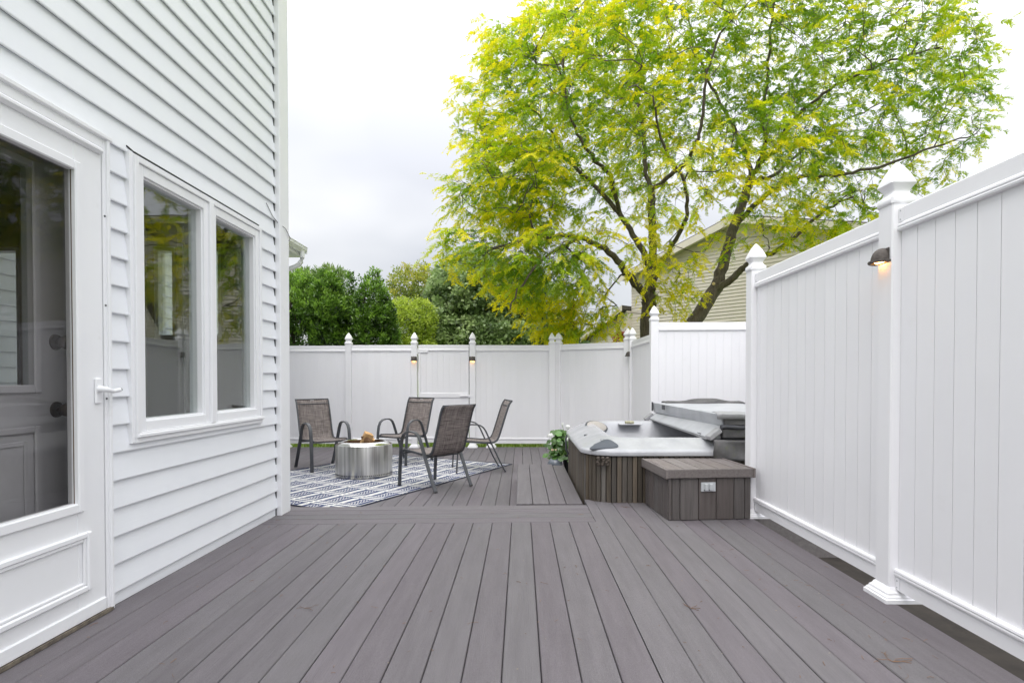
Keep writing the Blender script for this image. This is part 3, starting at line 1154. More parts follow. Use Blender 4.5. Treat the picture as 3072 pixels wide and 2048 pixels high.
# post lights: a small bronze half dome with the lamp under it
def post_light(label, loc, rz, lit=True, s=1.0):
    t = thing('post_light', label, 'lamp', loc, rz, 'bronze dome lights on the fence posts')
    prof_n = 10
    v = MB()
    pr = [(.050 * s * math.cos(R(e)) ** .8, .070 * s * math.sin(R(e))) for e in range(0, 90, 9)]
    pr.append((.0005, .070 * s))
    # half dome growing out of the wall towards -y
    shell = MB().lathe(pr, 20, a0=math.pi, a1=2 * math.pi, sy=1.12)
    inner = MB().lathe([(r * .93, z * .93) for (r, z) in pr], 20, a0=math.pi, a1=2 * math.pi, sy=1.12)
    shell.add(inner.v, inner.f)
    shell.build('shade', 'bronze_shade', t, smooth=50)
    MB().lathe([(.050 * s, .008), (.058 * s, .006), (.060 * s, -.001), (.057 * s, -.006), (.047 * s, -.005), (.046 * s, .006)], 20, a0=math.pi, a1=2 * math.pi,
               sy=1.14).build('brim', 'bronze_shade', t, smooth=50)
    MB().cbox(-.050 * s, .050 * s, -.004, 0, -.006, .066 * s, .002).build('back_plate', 'bronze_shade', t)
    b = MB().lathe([(.0005, -.004), (.026 * s, -.004), (.032 * s, .004), (.026 * s, .022), (.0005, .028)], 14, a0=math.pi, a1=2 * math.pi)
    b.build('bulb', 'bulb' if lit else 'bulb_off', t, (0, -.010, .001), smooth=50)
    return t


post_light('bronze dome light high on the tall fence post nearest the camera', (FX - PW - .0005, P2[1] + .012, 1.655), R(-90))
post_light('bronze dome light glowing on the post left of the gate', (B_[0], YF - PW - .0005, 1.432), 0, s=1.1)
post_light('bronze dome light glowing on the latch-side post of the gate', (C_[0], YF - PW - .0005, 1.432), 0, s=1.1)
post_light('bronze dome light seen in profile on the corner fence post', (F2[0] - PW - .0005, F2[1] - .01, 1.48), R(-90), lit=False, s=1.1)

# ------------------------------------------------------------------ rug, fire pit, chairs
def rug_build():
    c = Vector((-.15, 8.38))
    u = Vector((-.885, .466))           # across
    v = Vector((-.466, -.885))          # along
    w, ln = 2.42, 3.42
    nu, nv = 25, 35
    vs, fs = [], []
    ang = math.atan2(u.y, u.x)
    for j in range(nv + 1):
        for i in range(nu + 1):
            x, y = w * i / nu, ln * j / nv
            z = .006 + .0016 * math.sin(x * 3.1 + y) * math.sin(y * 2.3)
            vs.append((x, y, z))
    for j in range(nv):
        for i in range(nu):
            a = j * (nu + 1) + i
            fs.append((a, a + 1, a + nu + 2, a + nu + 1))
    rg = thing('rug', 'navy and off-white patterned outdoor rug under the fire pit', 'rug', (c.x, c.y, ZL), ang)
    MB().add(vs, fs).build('pile', 'rug', rg, smooth=60)
    e = .014
    MB().box(0, w, -e, .006, .0005, .0105).box(0, w, ln - .006, ln + e, .0005, .0105).box(-e, .006, -e, ln + e, .0008, .0108).box(
        w - .006, w + e, -e, ln + e, .0008, .0108).build('binding', 'rug_edge', rg)


rug_build()

PX, PY = -2.09, 7.45
pit = thing('fire_pit', 'round brushed stainless steel fire pit standing on the patterned rug', 'fire pit', (PX, PY, ZL + .008))
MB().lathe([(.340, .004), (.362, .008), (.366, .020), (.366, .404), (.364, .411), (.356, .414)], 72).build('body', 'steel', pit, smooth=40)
MB().lathe([(.352, .413), (.348, .418), (.330, .430), (.308, .442), (.288, .449), (.274, .450), (.267, .444), (.268, .430), (.300, .412)], 72).build(
    'rim', 'steel_rim', pit, smooth=40)
MB().lathe([(.268, .440), (.262, .39), (.262, .14), (.02, .135), (.0005, .135)], 48).build('bowl', 'burnt_steel', pit, smooth=40)
hm = MB()
for i in range(84):
    a = 2 * math.pi * i / 84
    o = MB().lathe([(.0005, .0), (.0080, .0)], 10)
    o.xf(Matrix.Rotation(a, 4, 'Z') @ Matrix.Translation((.3678, 0, .036)) @ Matrix.Rotation(R(90), 4, 'Y'))
    hm.add(o.v, o.f)
hm.build('vent_holes', 'hole', pit)


def log(label, loc, ax, ln, r, seed):
    rs = random.Random(seed)
    mb = MB()
    prof = []
    k = 7
    for i in range(k):                       # split wedge: bark arc and two cleft faces
        a = R(-60 + 120 * i / (k - 1))
        prof.append((r * math.cos(a) * rs.uniform(.93, 1.05), r * math.sin(a) * rs.uniform(.93, 1.05)))
    prof.append((-.45 * r * rs.uniform(.8, 1.2), rs.uniform(-.2, .2) * r))
    rings = 6
    vs = []
    for j in range(rings):
        z = ln * j / (rings - 1)
        for (x, y) in prof:
            q = rs.uniform(.9, 1.08)
            vs.append((x * q, y * q, z + rs.uniform(-.008, .008)))
    n_ = len(prof)
    fs = [(j * n_ + i, j * n_ + (i + 1) % n_, (j + 1) * n_ + (i + 1) % n_, (j + 1) * n_ + i) for j in range(rings - 1) for i in range(n_)]
    fs += [tuple(range(n_))[::-1], tuple(range((rings - 1) * n_, rings * n_))]
    mb.add(vs, fs)
    me = mb.mesh('firewood_log')
    ob = place('firewood_log', me, 'split_wood', None, loc)
    me.materials.append(MATS['log_bark'])
    for pl in me.polygons:
        c = pl.center
        if c.x > .55 * r and abs(pl.normal.z) < .7:
            pl.material_index = 1
    ob.rotation_mode = 'QUATERNION'
    ob.rotation_quaternion = Vector(ax).normalized().to_track_quat('Z', 'Y')
    tag(ob, label, 'firewood', 'firewood in the fire pit')
    return ob


bz = ZL + .165
log('orange-brown split log leaning highest out of the fire pit', (PX - .10, PY - .05, bz + .04), (.42, -.10, .90), .40, .085, 1)
log('pale splintered log leaning against the taller log in the fire pit', (PX + .16, PY - .03, bz + .04), (-.36, -.05, .92), .36, .065, 2)
log('short log lying low beside the others in the fire pit', (PX + .01, PY + .12, bz + .03), (.25, -.40, .85), .33, .052, 5)


def make_chair():
    t = thing('chair', '', 'chair', group='sling chairs around the fire pit')
    fr = [(.345, 0), (.338, .15), (.326, .32), (.312, .47), (.296, .555), (.262, .615), (.205, .648), (.14, .656), (.07, .653), (.02, .640), (-.020, .612),
          (-.055, .56), (-.10, .46), (-.17, .31), (-.25, .14), (-.325, 0)]
    for s in (-1, 1):
        mb = MB().tube([(s * .272, y, z) for (y, z) in fr], 0, flat=(.046, .018, (1, 0, 0)))
        mb.build('arm_frame', 'chair_metal', t, smooth=40)
    sl = [(.300, .405), (.306, .418), (.290, .428), (.20, .423), (.08, .412), (-.04, .400), (-.12, .397), (-.175, .405), (-.215, .430), (-.240, .475),
          (-.262, .54), (-.300, .66), (-.338, .78), (-.372, .885), (-.395, .935), (-.425, .972)]
    w = .232
    vs, fs = [], []
    nx = 6
    for (y, z) in sl:
        for i in range(nx + 1):
            q = i / nx * 2 - 1
            dip = -.010 * (1 - q * q)
            vs.append((q * w, y + (dip if z > .47 else 0), z + (dip if z <= .47 else 0)))
    m_ = nx + 1
    for j in range(len(sl) - 1):
        for i in range(nx):
            a = j * m_ + i
            fs.append((a, a + 1, a + m_ + 1, a + m_))
    sling = MB().add(vs, fs).build('sling', 'sling', t, smooth=60)
    sd = sling.modifiers.new('solid', 'SOLIDIFY')
    sd.thickness = .006
    for s in (-1, 1):
        MB().tube([(s * .238, y, z) for (y, z) in sl], 0, flat=(.018, .026, (1, 0, 0))).build('side_rail', 'chair_metal', t, smooth=40)
    y, z = sl[-1]
    MB().tube([(-.246, y, z), (.246, y, z)], .0085, 8).build('top_bar', 'chair_metal', t)
    MB().tube([(-.236, -.382, .905), (.236, -.382, .905)], .006, 8).build('back_seam', 'chair_metal', t)
    MB().tube([(-.27, .288, .392), (.27, .288, .392)], 0, flat=(.024, .016, (0, 1, 0))).build('crossbar', 'chair_metal', t)
    MB().tube([(-.265, -.140, .376), (.265, -.140, .376)], .0095, 8).build('crossbar', 'chair_metal', t)
    for s in (-1, 1):
        MB().tube([(s * .242, -.135, .385), (s * .27, -.135, .385)], .010, 6).build('bolt', 'chair_metal', t)
        for yy in (.345, -.325):
            MB().cbox(s * .272 - .019, s * .272 + .019, yy - .011, yy + .011, 0, .016, .003).build('foot_cap', 'rubber', t)
    MB().box(-.026, .026, -.4215, -.4185, .946, .958).build('maker_tag', 'tag_white', t)
    return t


def copy_tree(o, parent=None):
    c = o.copy()
    COL.objects.link(c)
    c.parent = parent
    for ch in list(o.children):
        copy_tree(ch, c)
    return c


ch0 = make_chair()
spots = [((-2.86, 8.055), (.64, -.77), 'brown sling chair facing the camera, nearest the house corner'),
         ((-1.79, 8.66), (-.44, -.90), 'brown sling chair facing the camera in front of the gate'),
         ((-1.015, 6.66), (-.749, .663), 'brown sling chair with its back turned to the camera'),
         ((-.593, 7.886), (-.975, -.22), 'brown sling chair seen in profile beside the rug corner')]
for i, ((x, y), (fx, fy), lb) in enumerate(spots):
    o = ch0 if i == 0 else copy_tree(ch0)
    o.location = (x, y, ZL + .0085)
    o.rotation_euler.z = math.atan2(-fx, fy)
    o['label'] = lb

# ------------------------------------------------------------------ hot tub
TX0, TX1, TY0, TY1 = .575, 2.66, 4.89, 6.97
TCX, TCY = (TX0 + TX1) / 2, (TY0 + TY1) / 2
tub = thing('hot_tub', 'square hot tub with white acrylic shell and dark slatted cabinet', 'hot tub', (TCX, TCY, -.33))


def rrect(l_, r_, f_, b_, rad, n=8):
    """rounded rectangle counter-clockwise from the front left; returns points"""
    pts = []
    for (cx, cy, a0) in ((r_ - rad, f_ + rad, -90), (r_ - rad, b_ - rad, 0), (l_ + rad, b_ - rad, 90), (l_ + rad, f_ + rad, 180)):
        pts += [(cx + rad * math.cos(R(a0 + 90 * i / n)), cy + rad * math.sin(R(a0 + 90 * i / n))) for i in range(n + 1)]
    return pts


rings = [  # inset left, right, front, back, corner radius, z front, z back
    (-.020, -.02, -.020, -.02, .30, .409, .409), (-.032, -.032, -.032, -.032, .30, .416, .416), (-.034, -.034, -.034, -.034, .30, .440, .442),
    (-.026, -.026, -.026, -.026, .30, .458, .462), (.0, .0, .0, .0, .29, .470, .482), (.05, .05, .055, .05, .28, .490, .515),
    (.12, .10, .12, .10, .27, .518, .553), (.20, .15, .175, .15, .26, .541, .576), (.235, .175, .200, .175, .26, .548, .582),
    (.262, .195, .222, .195, .26, .545, .576), (.285, .22, .243, .22, .26, .525, .55), (.30, .25, .27, .25, .26, .47, .49),
    (.33, .29, .31, .31, .28, .36, .36), (.42, .38, .40, .40, .28, .24, .24), (.55, .5, .52, .52, .2, .18, .18), (.8, .8, .8, .8, .1, .16, .16)]
vs, fs = [], []
nn = None
for (a, b, c, d, rad, zf, zb_) in rings:
    pts = rrect(TX0 + a, TX1 - b, TY0 + c, TY1 - d, rad)
    nn = len(pts)
    for (x, y) in pts:
        k = (y - TY0) / (TY1 - TY0)
        # a raised shoulder in the corners carries the head rests
        bump_ = .022 * math.exp(-((x - .80) ** 2 + (y - 6.15) ** 2) / .09) if -.01 < a < .29 else 0
        vs.append((x - TCX, y - TCY, zf + (zb_ - zf) * k + bump_ + .33))
for j in range(len(rings) - 1):
    for i in range(nn):
        k = (i + 1) % nn
        fs.append((j * nn + i, j * nn + k, (j + 1) * nn + k, (j + 1) * nn + i))
fs.append(tuple(range((len(rings) - 1) * nn, len(rings) * nn)))
shell = MB().add(vs, fs).build('shell', 'acrylic', tub, smooth=50)
pts = rrect(TX0 + .012, TX1 - .012, TY0 + .012, TY1 - .012, .26)
n_ = len(pts)
MB().add([(x - TCX, y - TCY, z) for z in (.005, .735) for (x, y) in pts], [(i, (i + 1) % n_, n_ + (i + 1) % n_, n_ + i) for i in range(n_)]).build('slat_gap_dark', 'black_void', tub)  # black sheet standing in for the shade behind the slat gaps
# slats round the front, the front left corner and the left side
ring = rrect(TX0, TX1, TY0, TY1, .27, 24)
ring = ring[-25:] + ring[:-25]                 # begin at the left side's front corner
path = [(TX0, TY1 - .27)] + ring[:25] + [(TX1 - .27, TY0)] + ring[25:50]
# walk the path
acc = [0]
for i in range(1, len(path)):
    acc.append(acc[-1] + math.dist(path[i], path[i - 1]))
sw = .0455
sl_me = [MB().cbox(-sw / 2 + .0032, sw / 2 - .0032, -.009, .006, 0, .735, .003).mesh('slat')]
s_ = sw / 2
ii = 0
while s_ < acc[-1] - .3:
    while acc[ii + 1] < s_:
        ii += 1
    k = (s_ - acc[ii]) / (acc[ii + 1] - acc[ii])
    x = path[ii][0] + k * (path[ii + 1][0] - path[ii][0])
    y = path[ii][1] + k * (path[ii + 1][1] - path[ii][1])
    ang = math.atan2(path[ii + 1][1] - path[ii][1], path[ii + 1][0] - path[ii][0])
    place('slat', sl_me[0], 'spa_slat', tub, (x - TCX, y - TCY, 0), ang)
    s_ += sw
rr = rings[2]
# control pad: rounded triangle on the front left of the rim


def pad(outline, base, nrm_rot, th, name, material, parent, dome=.006):
    n_ = len(outline)
    vs = [(x, y, 0) for (x, y) in outline] + [(x, y, th) for (x, y) in outline] + [(x * .9, y * .9, th + dome) for (x, y) in outline] + [(0, 0, th + dome * 1.6)]
    fs = [(i, (i + 1) % n_, n_ + (i + 1) % n_, n_ + i) for i in range(n_)]
    fs += [(n_ + i, n_ + (i + 1) % n_, 2 * n_ + (i + 1) % n_, 2 * n_ + i) for i in range(n_)]
    fs += [(2 * n_ + i, 2 * n_ + (i + 1) % n_, 3 * n_) for i in range(n_)]
    mb = MB().add(vs, fs)
    mb.xf(Matrix.Translation(base) @ nrm_rot)
    return mb.build(name, material, parent, smooth=40)


tri = []
corners = [(-.165, -.085), (.150, -.100), (.060, .115)]
for i in range(3):
    p0, p1, p2 = Vector(corners[i - 1]), Vector(corners[i]), Vector(corners[(i + 1) % 3])
    d0, d1 = (p0 - p1).normalized(), (p2 - p1).normalized()
    q0, q1 = p1 + d0 * .085, p1 + d1 * .085
    for k in range(7):
        t = k / 6
        tri.append(tuple((1 - t) ** 2 * q0 + 2 * t * (1 - t) * p1 + t * t * q1))
rotm = Matrix.Rotation(R(19), 4, 'X') @ Matrix.Rotation(R(-6), 4, 'Y')
cp = pad(tri, (.735 - TCX, 5.005 - TCY, .497 + .33), rotm, .008, 'control_panel', 'pad_grey', tub)
pad([(x * .74, y * .58) for (x, y) in tri], (.740 - TCX, 5.02 - TCY, .5165 + .33), rotm, .0015, 'control_face', 'pad_grey', cp, .002)
for q in (0, 1):
    MB().box(-.02, .02 - q * .018, -.0015, .0015, 0, .002).xf(Matrix.Translation((.735 - TCX, 5.055 - q * .022 - TCY, .536 - q * .007 + .33)) @ rotm).build(
        'control_mark', 'pad_dark', cp)
oval = [(.135 * math.cos(2 * math.pi * i / 28), .095 * math.sin(2 * math.pi * i / 28)) for i in range(28)]
n2 = Vector((.22, -.62, .75)).normalized()
x2 = (Vector((1, 0, .1)) - n2 * n2.dot(Vector((1, 0, .1)))).normalized()
rot2 = Matrix((x2, n2.cross(x2), n2)).transposed().to_4x4()
hr = pad(oval, (.855 - TCX, 6.38 - TCY, .525 + .33), rot2, .022, 'headrest', 'pad_dark', tub)
pad([(x * .86, y * .82) for (x, y) in oval], Vector((.855 - TCX, 6.38 - TCY, .525 + .33)) + (rot2.to_3x3() @ Vector((0, 0, .022))), rot2, .012, 'headrest_face',
    'pad_tan', hr)
MB().cbox(.64 - TCX, .685 - TCX, 5.66 - TCY, 5.71 - TCY, .33 + .500, .33 + .522, .008).build('air_valve', 'pad_dark', tub)
MB().cbox(1.17 - TCX, 1.44 - TCX, 6.62 - TCY, 6.80 - TCY, .33 + .540, .33 + .552, .004).build('filter_shelf', 'acrylic', tub)
MB().cbox(1.24 - TCX, 1.345 - TCX, 6.64 - TCY, 6.70 - TCY, .33 + .552, .33 + .585, .008).cbox(
    1.29 - TCX, 1.31 - TCX, 6.62 - TCY, 6.72 - TCY, .33 + .558, .33 + .578, .005).build('diverter_handle', 'olive', tub)
# worn knots of the rope-like latch at the corner
kn = MB()
for i, x in enumerate((.675, .712, .752)):
    for k in range(4):
        z = .392 - k * .018
        kn.lathe([(.0005, -.016), (.012, -.012), (.018, 0), (.012, .012), (.0005, .016)], 8, (x - TCX + random.uniform(-.006, .006), TY0 + .02 - i * .010 - TCY - .03, z + .33))
kn.build('latch_strap', 'spa_knot', tub, smooth=60)
# cover lifter on the far end of the left side
MB().tube([(TX0 - .02 - TCX, 6.56 - TCY, .33 + .20), (TX0 - .045 - TCX, 6.56 - TCY, .33 + .26), (TX0 - .048 - TCX, 6.58 - TCY, .33 + .38),
           (TX0 - .03 - TCX, 6.60 - TCY, .33 + .42)], .012, 8).build('lifter_bracket', 'pad_dark', tub, smooth=50)

# ------------------------------------------------------------------ folded cover
cov = thing('spa_cover', 'folded grey vinyl hot tub cover with its pale underside turned up', 'spa cover', (1.70, 4.86, .55))
CX, CY, CZ = 1.70, 4.86, .55


def slab(pts_bottom, pts_top):
    n_ = len(pts_bottom)
    v = [Vector(p) for p in pts_bottom] + [Vector(p) for p in pts_top]
    f = [tuple(range(n_))[::-1], tuple(range(n_, 2 * n_))] + [(i, (i + 1) % n_, n_ + (i + 1) % n_, n_ + i) for i in range(n_)]
    return [tuple(q) for q in v], f


def sub_slab(name, material, x0f, x0b, x1, y0, y1, zb, zt, parent, nx=10, ny=12, amp=.006, seed=0, tilt=0, bev=.02):
    """soft slab: a puffy box with slightly wavy faces, front edge x0f, back edge x0b"""
    rs = random.Random(seed)
    ph1, ph2 = rs.uniform(0, 6), rs.uniform(0, 6)
    v, f = [], []

    def pt(u, w, top):
        x = (x0f + (x0b - x0f) * w) * (1 - u) + x1 * u
        y = y0 + (y1 - y0) * w
        z = (zt if top else zb) + tilt * (w - .5)
        z += (amp if top else 0) * (math.sin(x * 9 + ph1) * math.sin(y * 5 + ph2) + .6 * math.sin(y * 13 + x * 4))
        e = min(u * abs(x1 - x0f), (1 - u) * abs(x1 - x0f), w * (y1 - y0), (1 - w) * (y1 - y0))
        if e < 1e-6:
            z += -bev if top else bev
        return (x - CX, y - CY, z - CZ)
    us = [0, .03] + [i / nx for i in range(1, nx)] + [.97, 1]
    ws = [0, .015] + [i / ny for i in range(1, ny)] + [.985, 1]
    A, B = len(us), len(ws)
    for top in (0, 1):
        for w in ws:
            for u in us:
                v.append(pt(u, w, top))
    for top in (0, 1):
        o_ = top * A * B
        for j in range(B - 1):
            for i in range(A - 1):
                q = (o_ + j * A + i, o_ + j * A + i + 1, o_ + (j + 1) * A + i + 1, o_ + (j + 1) * A + i)
                f.append(q if top else q[::-1])
    per = [i for i in range(A)] + [j * A + A - 1 for j in range(1, B)] + [(B - 1) * A + i for i in range(A - 2, -1, -1)] + [j * A for j in range(B - 2, 0, -1)]
    for i in range(len(per)):
        a, b = per[i], per[(i + 1) % len(per)]
        f.append((a, b, A * B + b, A * B + a))
    return MB().add(v, f).build(name, material, parent, smooth=55)


sub_slab('lower_half', 'cover_grey', 1.76, 1.70, 2.68, 4.87, 6.93, .556, .655, cov, seed=1)
sub_slab('upper_half', 'cover_grey', 1.775, 1.66, 2.70, 4.86, 6.94, .672, .770, cov, seed=2, tilt=.012)
sub_slab('underside', 'cover_white', 1.77, 1.65, 2.66, 4.93, 6.93, .760, .785, cov, seed=3, tilt=.014, amp=.004, bev=.006)
# pale hinge faces along the fold
v, f = slab([(1.772, 4.90, .665), (1.80, 4.90, .665), (1.70, 6.93, .675), (1.645, 6.93, .675)],
            [(1.745, 4.90, .772), (1.80, 4.90, .772), (1.70, 6.93, .792), (1.63, 6.93, .792)])
MB().add([(a - CX, b - CY, c - CZ) for (a, b, c) in v], f).build('hinge_face', 'cover_white', cov)
v, f = slab([(1.640, 4.93, .570), (1.76, 4.93, .552), (1.70, 6.90, .590), (1.575, 6.90, .600)],
            [(1.650, 4.93, .582), (1.765, 4.93, .668), (1.69, 6.90, .690), (1.580, 6.90, .612)])
MB().add([(a - CX, b - CY, c - CZ) for (a, b, c) in v], f).build('hinge_flap', 'cover_white', cov)
v, f = slab([(1.642, 4.95, .548), (1.75, 4.95, .548), (1.70, 6.88, .585), (1.585, 6.88, .585)],
            [(1.646, 4.95, .572), (1.75, 4.95, .56), (1.70, 6.88, .60), (1.588, 6.88, .604)])
MB().add([(a - CX, b - CY, c - CZ) for (a, b, c) in v], f).build('hinge_lip', 'cover_grey_light', cov)
# grey end caps of the hinge
for (x, y, z, dx) in ((1.655, 4.90, .575, .105), (1.545, 6.90, .590, .10)):
    mb = MB().cbox(-.02, dx, -.05, .05, -.022, .024, .006)
    mb.xf(Matrix.Translation((x - CX, y - CY, z - CZ)) @ Matrix.Rotation(R(-38), 4, 'Y'))
    mb.build('hinge_cap', 'cover_grey_light', cov)
# dark hand straps
for (p, q) in (((1.640, 6.40), (.760, .03)), ((1.655, 5.16), (.562, .03))):
    x, y = p
    z, hh = q
    mb = MB().cbox(-.006, .004, -.055, .055, -.026, .026, .002)
    mb.xf(Matrix.Translation((x - CX - (.012 if z > .7 else .010), y - CY, z - CZ)))
    mb.build('strap', 'strap_dark', cov)
MB().cbox(1.620 - CX, 1.632 - CX, 6.90 - CY, 6.955 - CY, .69 - CZ, .80 - CZ, .004).build('strap', 'strap_dark', cov)
# zip flap lying ruffled along the front and back of the upper half
vs, fs = [], []
for i in range(25):
    x = 1.70 + i * .042
    wob = .004 * math.sin(i * .6) + .003 * math.sin(i * 1.7)
    vs += [(x, 4.842, .735 + wob * .5), (x + .01 * math.sin(i * 1.7), 4.848, .775 + wob), (x + .006 * math.sin(i), 4.92 + .012 * math.sin(i * .5), .797 + wob * .7),
           (x, 4.985 + .025 * math.sin(i * .7), .790)]
for i in range(24):
    for k in range(3):
        a = i * 4 + k
        fs.append((a, a + 1, a + 5, a + 4))
ob = MB().add([(a - CX, b - CY, c - CZ) for (a, b, c) in vs], fs).build('zip_flap', 'cover_grey_light', cov, smooth=60)
ob.modifiers.new('solid', 'SOLIDIFY').thickness = .006
vs, fs = [], []
for i in range(29):
    x = 1.74 + i * .034
    up = .030 * math.exp(-((x - 2.28) / .22) ** 2) + .003 * math.sin(i * .7)
    vs += [(x, 6.70, .795), (x, 6.80, .808 + up), (x, 6.92, .812 + up * 1.3), (x, 6.965, .77)]
for i in range(28):
    for k in range(3):
        a = i * 4 + k
        fs.append((a, a + 1, a + 5, a + 4))
ob = MB().add([(a - CX, b - CY, c - CZ) for (a, b, c) in vs], fs).build('zip_flap', 'cover_grey', cov, smooth=60)
ob.modifiers.new('solid', 'SOLIDIFY').thickness = .008
# rolled seam between the halves and the skirt hanging over the cabinet
MB().tube([(1.74 + .05 * i - CX, 4.868 + .004 * math.sin(i * 2) - CY, .664 + .004 * math.sin(i * 1.4) - CZ) for i in range(20)], .020, 10).build(
    'rolled_seam', 'strap_dark', cov, smooth=50)
vs, fs = [], []
for i in range(27):
    x = 1.668 + i * .038
    for j in range(9):
        k = j / 8
        z = .556 - .178 * k
        y = 4.848 - .012 * k - .010 * math.sin(x * 8 + k * 3.5) * k - .007 * math.sin(x * 17 - k * 5)
        vs.append((x + .004 * math.sin(j), y, z - .004 * math.sin(x * 11)))
for i in range(26):
    for j in range(8):
        a = i * 9 + j
        fs.append((a, a + 1, a + 10, a + 9))
ob = MB().add([(a - CX, b - CY, c - CZ) for (a, b, c) in vs], fs).build('skirt', 'cover_grey', cov, smooth=60)
ob.modifiers.new('solid', 'SOLIDIFY').thickness = .005

# ------------------------------------------------------------------ storage chest used as a step
CA = math.atan2(4.318 - 4.263, .67)
chest = thing('storage_chest', 'low grey-brown plank storage chest in front of the hot tub', 'chest', (1.125, 4.263, 0), CA)
CWd, CDp, CHt = .652, .575, .325
MB().box(.012, CWd - .012, .012, CDp - .01, .004, CHt).build('carcass', 'black_void', chest)
fb = [0, .048, .108, .240, .372, .504, .586, .618, CWd]
fb = [0.0, .026, .091, .236, .377, .517, .603, CWd]
for i in range(len(fb) - 1):
    MB().cbox(fb[i] + .002, fb[i + 1] - .002, -.004 if i else -.008, .016, .003, CHt, .004).build('plank', 'chest_wood', chest)
for i in range(5):
    y0 = .018 + i * .1115
    MB().cbox(-.002, .016, y0 + .002, y0 + .109, .003, CHt, .004).build('plank', 'chest_wood', chest)
    MB().cbox(CWd - .014, CWd + .002, y0 + .002, y0 + .109, .003, CHt, .004).build('plank', 'chest_wood', chest)
lid = empty('lid')
lid.parent = chest
LZ0, LZ1 = CHt + .002, CHt + .071
MB().cbox(-.010, CWd + .006, -.026, -.003, LZ0, LZ1, .004).build('lid_edge', 'chest_top', lid)
MB().cbox(-.030, -.008, -.030, CDp + .02, LZ0 - .004, LZ1, .004).build('lid_edge', 'chest_top', lid)
MB().cbox(CWd + .0075, CWd + .027, -.030, CDp + .02, LZ0 - .002, LZ1 + .002, .004).build('lid_edge', 'chest_top', lid)
tb = [-.006, .128, .262, .396, .528, CWd + .006]
for i in range(5):
    MB().cbox(tb[i] + .0045, tb[i + 1] - .0045, -.002, CDp + .015, LZ1 - .026, LZ1 - .002, .004).build('lid_plank', 'chest_top', lid)
ou = empty('outlet_box')
ou.parent = chest
MB().cbox(.252, .366, -.018, -.003, .222, .292, .003).build('cover_plate', 'outlet_grey', ou)
for x in (.276, .314):
    MB().cbox(x, x + .028, -.032, -.017, .230, .284, .006).build('flip_cover', 'outlet_grey', ou)
    MB().cbox(x - .004, x + .004, -.024, -.018, .228, .240, .002).build('flip_catch', 'pad_dark', ou)

# ------------------------------------------------------------------ lantern and geranium
lan = thing('lantern', 'small grey dome lantern with a wooden grip behind the platform', 'lantern', (.452, 7.42, ZL))
MB().lathe([(.085, 0), (.09, .01), (.09, .08), (.10, .095), (.101, .155), (.096, .182), (.078, .212), (.052, .230), (.040, .234), (.036, .230)], 32).build(
    'dome', 'lantern_grey', lan, smooth=50)
for s in (-1, 1):
    MB().cbox(-.012 + s * .030, .012 + s * .030, -.012, .012, .20, .325, .004).build('strap', 'lantern_dark', lan)
MB().tube([(-.052, 0, .338), (.052, 0, .338)], .015, 10).build('grip', 'pale_wood', lan, smooth=50)
MB().lathe([(.034, .226), (.038, .232), (.038, .240), (.0005, .242)], 20).build('vent', 'lantern_dark', lan, smooth=40)

pot = thing('potted_geranium', 'white flowering geranium in a black pot beside the hot tub', 'potted plant', (.665, 7.52, ZL))
MB().lathe([(.0005, 0), (.078, 0), (.082, .004), (.112, .25), (.120, .252), (.120, .275), (.112, .277), (.106, .26), (.0005, .255)], 32).build('pot', 'pot_black', pot, smooth=40)


def leaf_object(name, material, parent, P, D, Nn, L, Wd, C_, loc=(0, 0, 0), shape='diamond'):
    """many single leaf faces in one mesh. P base points, D direction, Nn face normal, L length, Wd width, C_ colour"""
    k = len(P)
    D = D / np.linalg.norm(D, axis=1, keepdims=True)
    S = np.cross(Nn, D)
    S /= np.maximum(np.linalg.norm(S, axis=1, keepdims=True), 1e-6)
    L = L[:, None]
    Wd = Wd[:, None]
    up = np.cross(D, S)
    if shape == 'oblong':
        v = np.stack([P + S * Wd * .42, P + D * L + S * Wd * .34, P + D * L - S * Wd * .34, P - S * Wd * .42], 1).reshape(-1, 3)
    else:
        v = np.stack([P, P + D * L * .45 + S * Wd * .5 + up * Wd * .12, P + D * L, P + D * L * .45 - S * Wd * .5 + up * Wd * .12], 1).reshape(-1, 3)
    v = (v - np.array(loc)[None]).astype(np.float32)
    me = bpy.data.meshes.new(name)
    me.vertices.add(4 * k)
    me.vertices.foreach_set('co', v.ravel())
    me.loops.add(4 * k)
    me.loops.foreach_set('vertex_index', np.arange(4 * k, dtype=np.int32))
    me.polygons.add(k)
    me.polygons.foreach_set('loop_start', np.arange(k, dtype=np.int32) * 4)
    me.polygons.foreach_set('loop_total', np.full(k, 4, dtype=np.int32))
    ca = me.color_attributes.new('Col', 'FLOAT_COLOR', 'POINT')
    cc = np.concatenate([np.repeat(C_, 4, 0), np.ones((4 * k, 1))], 1).astype(np.float32)
    ca.data.foreach_set('color', cc.ravel())
    me.update()
    me.materials.append(MATS[material])
    return place(name, me, None, parent, (0, 0, 0))


def unit(k):
    a = RNG.normal(size=(k, 3))
    return a / np.linalg.norm(a, axis=1, keepdims=True)


